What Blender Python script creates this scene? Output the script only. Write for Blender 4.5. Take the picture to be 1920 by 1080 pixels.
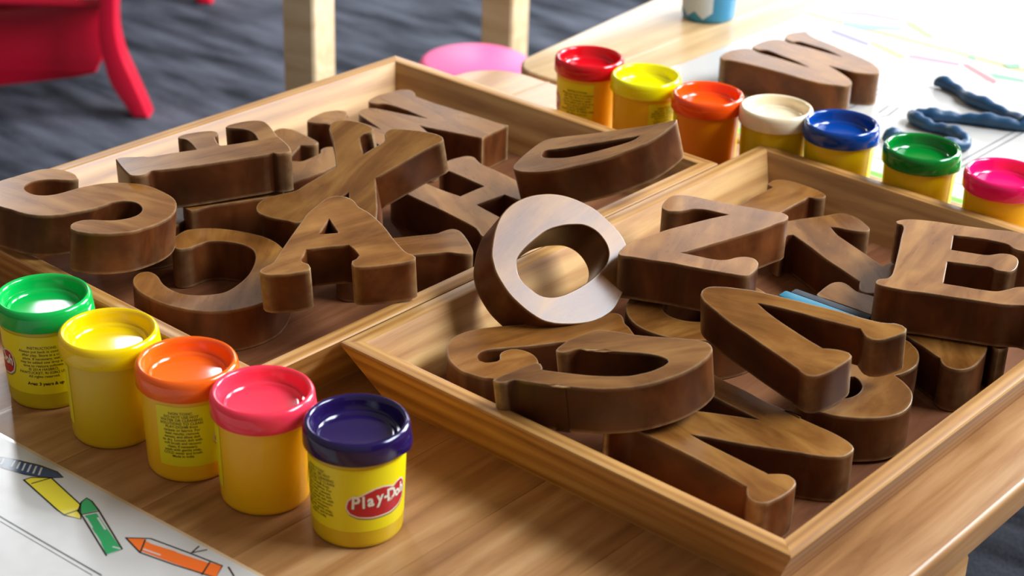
import bpy, bmesh, math, random
from mathutils import Vector, Matrix
from mathutils.geometry import tessellate_polygon

for o in list(bpy.data.objects):
    bpy.data.objects.remove(o)
scene = bpy.context.scene
C = scene.collection
MM = 0.001
PI = math.pi

# ---------------------------------------------------------------- camera
F_PX, PITCH, ROLL, HEIGHT = 3333.63, 0.462693, 0.034033, 0.649347
cam_data = bpy.data.cameras.new('camera')
cam = bpy.data.objects.new('camera', cam_data)
C.objects.link(cam)
fw = Vector((0, math.cos(PITCH), -math.sin(PITCH)))
up = Vector((0, math.sin(PITCH), math.cos(PITCH)))
rt = Vector((1, 0, 0))
rt2 = rt * math.cos(ROLL) + up * math.sin(ROLL)
up2 = -rt * math.sin(ROLL) + up * math.cos(ROLL)
m = Matrix((rt2, up2, -fw)).transposed().to_4x4()
m.translation = (0, 0, HEIGHT)
cam.matrix_world = m
cam_data.sensor_width = 36.0
cam_data.lens = F_PX / 1920.0 * 36.0
cam_data.clip_start = 0.05
cam_data.clip_end = 60
cam_data.dof.use_dof = True
cam_data.dof.focus_distance = 1.31
cam_data.dof.aperture_fstop = cam_data.lens / 1000.0 / 0.0075
scene.camera = cam

# ---------------------------------------------------------------- world, windows, exposure
world = bpy.data.worlds.new('room_light')
scene.world = world
world.use_nodes = True
bg = world.node_tree.nodes['Background']
bg.inputs[0].default_value = (1.0, 0.93, 0.83, 1)
bg.inputs[1].default_value = 0.18

def window_light(name, loc, target, w, h, power, col):
    d = bpy.data.lights.new(name, 'AREA')
    d.shape = 'RECTANGLE'
    d.size, d.size_y, d.energy, d.color = w, h, power, col
    o = bpy.data.objects.new(name, d)
    C.objects.link(o)
    o.location = loc
    o.rotation_euler = (Vector(target) - Vector(loc)).to_track_quat('-Z', 'Y').to_euler()
    return o
window_light('side_window_light', (2.28, 1.25, 2.25), (0.0, 1.25, 2.25), 1.6, 1.4, 150, (0.80, 0.90, 1.0))
window_light('far_side_window_light', (2.28, 3.25, 1.25), (0.0, 3.25, 1.25), 1.6, 1.6, 125, (0.90, 0.95, 1.0))
window_light('back_window_light', (1.2, 5.38, 0.75), (1.2, 0.0, 0.75), 3.2, 1.2, 34, (0.95, 0.98, 1.0))
window_light('corner_window_light', (-1.72, 5.38, 2.35), (-1.72, 0.0, 2.35), 0.42, 1.0, 28, (0.92, 0.96, 1.0))

scene.view_settings.view_transform = 'Standard'
scene.view_settings.look = 'None'
scene.view_settings.gamma = 1
scene.view_settings.use_curve_mapping = False
scene.view_settings.exposure = 0.6

# ---------------------------------------------------------------- helpers
def srgb(r, g, b):
    f = lambda c: c / 12.92 if c <= 0.04045 else ((c + 0.055) / 1.055) ** 2.4
    return (f(r / 255), f(g / 255), f(b / 255), 1)

def principled(name):
    mt = bpy.data.materials.new(name)
    mt.use_nodes = True
    return mt, mt.node_tree.nodes, mt.node_tree.links, mt.node_tree.nodes['Principled BSDF']

def plain(name, col, rough=0.5, coat=0.0, sss=0.0, emit=None, bump=0.0, spec=0.5, metal=0.0):
    mt, N, K, b = principled(name)
    b.inputs['Base Color'].default_value = col
    b.inputs['Roughness'].default_value = rough
    b.inputs['Coat Weight'].default_value = coat
    b.inputs['Coat Roughness'].default_value = 0.15
    b.inputs['Specular IOR Level'].default_value = spec
    b.inputs['Metallic'].default_value = metal
    if sss:
        b.inputs['Subsurface Weight'].default_value = sss
        b.inputs['Subsurface Radius'].default_value = (1, 0.6, 0.3)
        b.inputs['Subsurface Scale'].default_value = 0.006
    tc = N.new('ShaderNodeTexCoord')
    nz = N.new('ShaderNodeTexNoise')
    nz.inputs['Scale'].default_value = 90
    K.new(tc.outputs['Object'], nz.inputs['Vector'])
    mr = N.new('ShaderNodeMapRange')
    mr.inputs['To Min'].default_value = max(rough - 0.06, 0.02)
    mr.inputs['To Max'].default_value = rough + 0.06
    K.new(nz.outputs['Fac'], mr.inputs['Value'])
    K.new(mr.outputs['Result'], b.inputs['Roughness'])
    if bump:
        bp = N.new('ShaderNodeBump')
        bp.inputs['Strength'].default_value = bump
        bp.inputs['Distance'].default_value = 0.001
        K.new(nz.outputs['Fac'], bp.inputs['Height'])
        K.new(bp.outputs['Normal'], b.inputs['Normal'])
    return mt

def wood(name, dark, mid, light, stretch=(7, 70, 70), rough=0.4, coat=0.0, rings=0.0, vary=0.25, blotch=6.0, bump=0.08, coat_rough=0.2, wear=False, spec=0.5):
    mt, N, K, b = principled(name)
    tc = N.new('ShaderNodeTexCoord')
    oi = N.new('ShaderNodeObjectInfo')
    off = N.new('ShaderNodeVectorMath'); off.operation = 'MULTIPLY_ADD'
    cmb = N.new('ShaderNodeCombineXYZ')
    for i in range(3):
        K.new(oi.outputs['Random'], cmb.inputs[i])
    K.new(cmb.outputs[0], off.inputs[0])
    off.inputs[1].default_value = (7.3, 3.1, 5.7)
    K.new(tc.outputs['Object'], off.inputs[2])
    mp = N.new('ShaderNodeMapping')
    mp.inputs['Scale'].default_value = stretch
    K.new(off.outputs[0], mp.inputs['Vector'])
    n1 = N.new('ShaderNodeTexNoise')
    n1.inputs['Scale'].default_value = 1.0
    n1.inputs['Detail'].default_value = 7
    n1.inputs['Roughness'].default_value = 0.62
    n1.inputs['Distortion'].default_value = 0.6
    K.new(mp.outputs[0], n1.inputs['Vector'])
    n2 = N.new('ShaderNodeTexNoise')
    n2.inputs['Scale'].default_value = blotch
    n2.inputs['Detail'].default_value = 3
    K.new(off.outputs[0], n2.inputs['Vector'])
    add = N.new('ShaderNodeMath'); add.operation = 'MULTIPLY_ADD'
    K.new(n2.outputs['Fac'], add.inputs[0])
    add.inputs[1].default_value = 0.5
    K.new(n1.outputs['Fac'], add.inputs[2])
    src = add.outputs[0]
    if rings:
        wv = N.new('ShaderNodeTexWave')
        wv.wave_type = 'BANDS'; wv.bands_direction = 'Y'
        wv.inputs['Scale'].default_value = 0.55
        wv.inputs['Distortion'].default_value = 5.0
        wv.inputs['Detail'].default_value = 2.0
        wv.inputs['Detail Scale'].default_value = 0.5
        K.new(mp.outputs[0], wv.inputs['Vector'])
        a2 = N.new('ShaderNodeMath'); a2.operation = 'MULTIPLY_ADD'
        K.new(wv.outputs['Fac'], a2.inputs[0])
        a2.inputs[1].default_value = -rings
        K.new(src, a2.inputs[2])
        a3 = N.new('ShaderNodeMath'); a3.operation = 'ADD'
        K.new(a2.outputs[0], a3.inputs[0]); a3.inputs[1].default_value = rings * 0.5
        src = a3.outputs[0]
    rp = N.new('ShaderNodeValToRGB')
    rp.color_ramp.elements[0].position = 0.42
    rp.color_ramp.elements[0].color = dark
    rp.color_ramp.elements[1].position = 1.05
    rp.color_ramp.elements[1].color = light
    e = rp.color_ramp.elements.new(0.74); e.color = mid
    K.new(src, rp.inputs['Fac'])
    hs = N.new('ShaderNodeHueSaturation')
    mr = N.new('ShaderNodeMapRange')
    mr.inputs['To Min'].default_value = 1 - vary
    mr.inputs['To Max'].default_value = 1 + vary
    K.new(oi.outputs['Random'], mr.inputs['Value'])
    K.new(mr.outputs['Result'], hs.inputs['Value'])
    K.new(rp.outputs['Color'], hs.inputs['Color'])
    if wear:
        geo = N.new('ShaderNodeNewGeometry')
        wr = N.new('ShaderNodeMapRange')
        wr.inputs['From Min'].default_value = 0.51
        wr.inputs['From Max'].default_value = 0.60
        wr.inputs['To Max'].default_value = 1.0
        K.new(geo.outputs['Pointiness'], wr.inputs['Value'])
        n3 = N.new('ShaderNodeTexNoise'); n3.inputs['Scale'].default_value = 130; n3.inputs['Detail'].default_value = 3
        K.new(off.outputs[0], n3.inputs['Vector'])
        wm = N.new('ShaderNodeMath'); wm.operation = 'MULTIPLY'
        K.new(wr.outputs['Result'], wm.inputs[0]); K.new(n3.outputs['Fac'], wm.inputs[1])
        mx = N.new('ShaderNodeMix'); mx.data_type = 'RGBA'
        K.new(wm.outputs[0], mx.inputs['Factor'])
        K.new(hs.outputs['Color'], mx.inputs[6])
        mx.inputs[7].default_value = srgb(226, 186, 132)
        K.new(mx.outputs[2], b.inputs['Base Color'])
        b.inputs['Specular IOR Level'].default_value = 0.33
    else:
        K.new(hs.outputs['Color'], b.inputs['Base Color'])
    rr = N.new('ShaderNodeMapRange')
    rr.inputs['To Min'].default_value = rough - 0.08
    rr.inputs['To Max'].default_value = rough + 0.1
    K.new(n1.outputs['Fac'], rr.inputs['Value'])
    K.new(rr.outputs['Result'], b.inputs['Roughness'])
    b.inputs['Coat Weight'].default_value = coat
    b.inputs['Coat Roughness'].default_value = coat_rough
    if not wear:
        b.inputs['Specular IOR Level'].default_value = spec
    bp = N.new('ShaderNodeBump')
    bp.inputs['Strength'].default_value = bump
    bp.inputs['Distance'].default_value = 0.0008
    K.new(n1.outputs['Fac'], bp.inputs['Height'])
    K.new(bp.outputs['Normal'], b.inputs['Normal'])
    return mt

MAT = {}
MAT['letter'] = wood('walnut_letter_face', srgb(74, 38, 12), srgb(124, 77, 32), srgb(160, 110, 52), (9, 42, 42), 0.27, 0.0, vary=0.16, blotch=22, bump=0.06, coat_rough=0.3, wear=True)
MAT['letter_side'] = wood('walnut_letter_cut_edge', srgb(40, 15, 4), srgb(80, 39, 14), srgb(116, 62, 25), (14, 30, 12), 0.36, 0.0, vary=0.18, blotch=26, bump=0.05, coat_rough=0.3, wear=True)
MAT['tray'] = wood('honey_pine', srgb(136, 86, 38), srgb(182, 128, 66), srgb(206, 158, 94), (5, 80, 80), 0.42, 0.12, rings=0.22, vary=0.05, blotch=5)
MAT['tray_floor'] = wood('tray_plywood', srgb(84, 46, 26), srgb(116, 70, 42), srgb(140, 92, 58), (6, 60, 60), 0.7, 0.0, vary=0.05, spec=0.12)
MAT['table'] = wood('table_birch', srgb(122, 76, 40), srgb(170, 120, 72), srgb(198, 152, 102), (4.5, 60, 60), 0.38, 0.2, vary=0.09, blotch=5)
MAT['far_table'] = wood('table_birch_lit', srgb(172, 132, 84), srgb(208, 170, 120), srgb(228, 196, 150), (4.5, 60, 60), 0.34, 0.25, vary=0.06, blotch=5)  # table birch brightened: the stronger window light is put into the colour
MAT['furniture'] = wood('pale_birch', srgb(196, 158, 112), srgb(222, 190, 146), srgb(236, 210, 172), (5, 40, 40), 0.4, 0.1, vary=0.05)
MAT['brown_wood'] = wood('brown_furniture', srgb(120, 84, 58), srgb(146, 106, 76), srgb(160, 120, 90), (5, 40, 40), 0.5, 0.0, vary=0.05)
MAT['red'] = plain('red_plastic', srgb(214, 10, 48), 0.35, 0.2)
MAT['pink'] = plain('pink_plastic', srgb(255, 104, 160), 0.45)
MAT['paper'] = plain('laminated_paper', srgb(194, 188, 181), 0.32, 0.2)
MAT['film'] = plain('laminate_margin', srgb(206, 176, 138), 0.2, 0.6)
MAT['ink'] = plain('black_ink', srgb(38, 34, 32), 0.4, 0.4)
MAT['grey_ink'] = plain('grey_ink', srgb(84, 84, 96), 0.4, 0.1)
MAT['teal'] = plain('teal_plastic', srgb(18, 118, 144), 0.45)
MAT['felt'] = plain('grey_felt', srgb(64, 68, 74), 0.95, bump=1.0)
MAT['dough'] = plain('blue_dough', srgb(8, 62, 98), 0.5, 0.1)
MAT['metal'] = plain('chrome', srgb(200, 200, 205), 0.25, metal=1.0)

def carpet():
    mt, N, K, b = principled('charcoal_carpet')
    tc = N.new('ShaderNodeTexCoord')
    m0 = N.new('ShaderNodeMapping')
    m0.inputs['Rotation'].default_value = (0, 0, math.radians(40))
    K.new(tc.outputs['Object'], m0.inputs['Vector'])
    mp = N.new('ShaderNodeMapping')
    mp.inputs['Scale'].default_value = (3.2, 13, 1)
    K.new(m0.outputs[0], mp.inputs['Vector'])
    n1 = N.new('ShaderNodeTexNoise'); n1.inputs['Scale'].default_value = 1.3; n1.inputs['Detail'].default_value = 3
    K.new(mp.outputs[0], n1.inputs['Vector'])
    n2 = N.new('ShaderNodeTexNoise'); n2.inputs['Scale'].default_value = 260; n2.inputs['Detail'].default_value = 2
    K.new(tc.outputs['Object'], n2.inputs['Vector'])
    ad = N.new('ShaderNodeMath'); ad.operation = 'MULTIPLY_ADD'
    K.new(n2.outputs['Fac'], ad.inputs[0]); ad.inputs[1].default_value = 0.35
    K.new(n1.outputs['Fac'], ad.inputs[2])
    rp = N.new('ShaderNodeValToRGB')
    rp.color_ramp.elements[0].position = 0.50; rp.color_ramp.elements[0].color = srgb(40, 43, 49)
    rp.color_ramp.elements[1].position = 0.84; rp.color_ramp.elements[1].color = srgb(98, 101, 112)
    K.new(ad.outputs[0], rp.inputs['Fac'])
    K.new(rp.outputs['Color'], b.inputs['Base Color'])
    b.inputs['Roughness'].default_value = 0.95
    b.inputs['Specular IOR Level'].default_value = 0.1
    bp = N.new('ShaderNodeBump'); bp.inputs['Strength'].default_value = 0.6; bp.inputs['Distance'].default_value = 0.004
    K.new(n2.outputs['Fac'], bp.inputs['Height']); K.new(bp.outputs['Normal'], b.inputs['Normal'])
    return mt
MAT['carpet'] = carpet()

WM = {}
def place(o, parent=None, M=None):
    M = M or Matrix.Identity(4)
    C.objects.link(o)
    if parent is not None:
        o.parent = parent
        o.matrix_basis = WM[parent].inverted() @ M
    else:
        o.matrix_basis = M
    WM[o] = M
    return o

def tag(o, label=None, cat=None, group=None, kind=None):
    for k, val in (('label', label), ('category', cat), ('group', group), ('kind', kind)):
        if val:
            o[k] = val
    return o

def empty(name, M):
    o = bpy.data.objects.new(name, None)
    o.empty_display_size = 0.02
    return place(o, None, M)

def mesh(name, verts, faces, mat, parent=None, M=None, smooth=30, flat_caps=False):
    """verts are given in the frame M (metres)"""
    me = bpy.data.meshes.new(name)
    me.from_pydata([tuple(p) for p in verts], [], faces)
    me.materials.append(mat)
    bm = bmesh.new(); bm.from_mesh(me)
    bmesh.ops.recalc_face_normals(bm, faces=bm.faces)
    bm.to_mesh(me); bm.free()
    if smooth:
        for p in me.polygons:
            p.use_smooth = True
        me.set_sharp_from_angle(angle=math.radians(smooth))
        if flat_caps:
            caps = [abs(p.normal.z) > 0.999 for p in me.polygons]
            att = me.attributes.get('sharp_edge') or me.attributes.new('sharp_edge', 'BOOLEAN', 'EDGE')
            cnt = {}
            for p, c in zip(me.polygons, caps):
                for k in p.edge_keys:
                    cnt.setdefault(k, []).append(c)
            for e in me.edges:
                c = cnt.get(tuple(sorted(e.vertices)), [])
                if any(c) and not all(c):
                    att.data[e.index].value = True
    o = bpy.data.objects.new(name, me)
    return place(o, parent, M)

def T(x, y, z, rz=0.0):
    return Matrix.Translation((x, y, z)) @ Matrix.Rotation(rz, 4, 'Z')

# table frame: u runs away to the upper right, v runs to the lower right of the photograph
ANG = math.radians(49.73)
UX, UY = math.cos(ANG), math.sin(ANG)
VX, VY = UY, -UX
def uv(u, v, z=0.0):
    """table coordinates in millimetres to the world in metres"""
    return Vector(((UX * u + VX * v) * MM, (UY * u + VY * v) * MM, z * MM))
def UVM(u, v, z=0.0):
    """frame at (u, v) whose x axis follows u"""
    return Matrix.Translation(uv(u, v, z)) @ Matrix.Rotation(ANG, 4, 'Z')
# in a UVM frame, local x = u and local y = -v

def smooth_loop(pts, step=2.2):
    n = len(pts)
    P = [Vector(p[:2]) for p in pts]
    K = [len(p) > 2 for p in pts]
    out = []
    for i in range(n):
        p1, p2 = P[i], P[(i + 1) % n]
        p0 = P[i - 1] if not K[i] else 2 * p1 - p2
        p3 = P[(i + 2) % n] if not K[(i + 1) % n] else 2 * p2 - p1
        k = max(1, int((p2 - p1).length / step))
        for j in range(k):
            t = j / k
            out.append(0.5 * ((2 * p1) + (p2 - p0) * t + (2 * p0 - 5 * p1 + 4 * p2 - p3) * t * t + (3 * p1 - p0 - 3 * p2 + p3) * t ** 3))
    return out

def area(loop):
    return 0.5 * sum(a[0] * b[1] - b[0] * a[1] for a, b in zip(loop, loop[1:] + loop[:1]))

def inset(loop, d):
    """shift a counter-clockwise loop to its left (inwards) by d"""
    n = len(loop)
    out = []
    for i in range(n):
        a, b, c = loop[i - 1], loop[i], loop[(i + 1) % n]
        e1, e2 = (b - a), (c - b)
        if e1.length < 1e-9 or e2.length < 1e-9:
            out.append(b.copy()); continue
        n1 = Vector((-e1.y, e1.x)).normalized(); n2 = Vector((-e2.y, e2.x)).normalized()
        s = n1 + n2
        if s.length < 1e-6:
            out.append(b + n1 * d); continue
        s.normalize()
        out.append(b + s * (d / max(s.dot(n1), 0.5)))
    return out

def extrude(outer, holes, z0, z1, bev, core=0.0):
    """outline in mm (Vectors) -> verts, faces of a slab with softened rims"""
    loops = []
    for i, lp in enumerate([outer] + holes):
        lp = [Vector(p[:2]) for p in lp]
        a = area(lp)
        if (i == 0 and a < 0) or (i > 0 and a > 0):
            lp.reverse()
        loops.append(lp)
    verts, faces = [], []
    levels = [(bev, z0), (0, z0 + bev), (0, z1 - bev), (bev * 0.3, z1 - bev * 0.3), (bev, z1)] if bev else [(0, z0), (0, z1)]
    if core:
        levels = levels[:2] + [(0, z0 + 3.0), (0, z1 - 3.0)] + levels[2:] + [(bev + core, z1)]
    tops, bots = [], []
    for lp in loops:
        rings = []
        for d, z in levels:
            r = inset(lp, d) if d else lp
            s = len(verts)
            verts += [Vector((p.x * MM, p.y * MM, z * MM)) for p in r]
            rings.append(list(range(s, s + len(lp))))
        for a, b in zip(rings, rings[1:]):
            for k in range(len(lp)):
                q = (k + 1) % len(lp)
                faces.append((a[k], a[q], b[q], b[k]))
        tops.append(rings[-1]); bots.append(rings[0])
    for idx, rev in ((tops, False), (bots, True)):
        flat = [i for r in idx for i in r]
        for t in tessellate_polygon([[Vector((verts[i].x, verts[i].y, 0)) for i in r] for r in idx]):
            f = tuple(flat[j] for j in t)
            faces.append(f[::-1] if rev else f)
    return verts, faces

def box(name, sx, sy, sz, mat, parent=None, M=None, bev=2.0, centre=(0, 0, 0)):
    """softened box, sizes in mm, base at z = 0 of the frame"""
    x, y = sx / 2, sy / 2
    c = min(bev * 1.5, x * .5, y * .5)
    lp = [Vector(p) for p in ((-x + c, -y), (x - c, -y), (x, -y + c), (x, y - c), (x - c, y), (-x + c, y), (-x, y - c), (-x, -y + c))]
    lp = [p + Vector(centre[:2]) for p in lp]
    vs, fs = extrude(lp, [], centre[2], centre[2] + sz, bev)
    return mesh(name, vs, fs, mat, parent, M)

def lathe(profile, n=72):
    """profile [(r, z)] in mm -> verts, faces"""
    verts, faces, rings = [], [], []
    for r, z in profile:
        s = len(verts)
        if r < 1e-6:
            verts.append((0, 0, z * MM)); rings.append([s])
        else:
            verts += [(r * MM * math.cos(2 * PI * k / n), r * MM * math.sin(2 * PI * k / n), z * MM) for k in range(n)]
            rings.append(list(range(s, s + n)))
    for a, b in zip(rings, rings[1:]):
        for k in range(n):
            q = (k + 1) % n
            if len(a) == 1:
                faces.append((a[0], b[q], b[k]))
            elif len(b) == 1:
                faces.append((a[k], a[q], b[0]))
            else:
                faces.append((a[k], a[q], b[q], b[k]))
    return verts, faces

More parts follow.
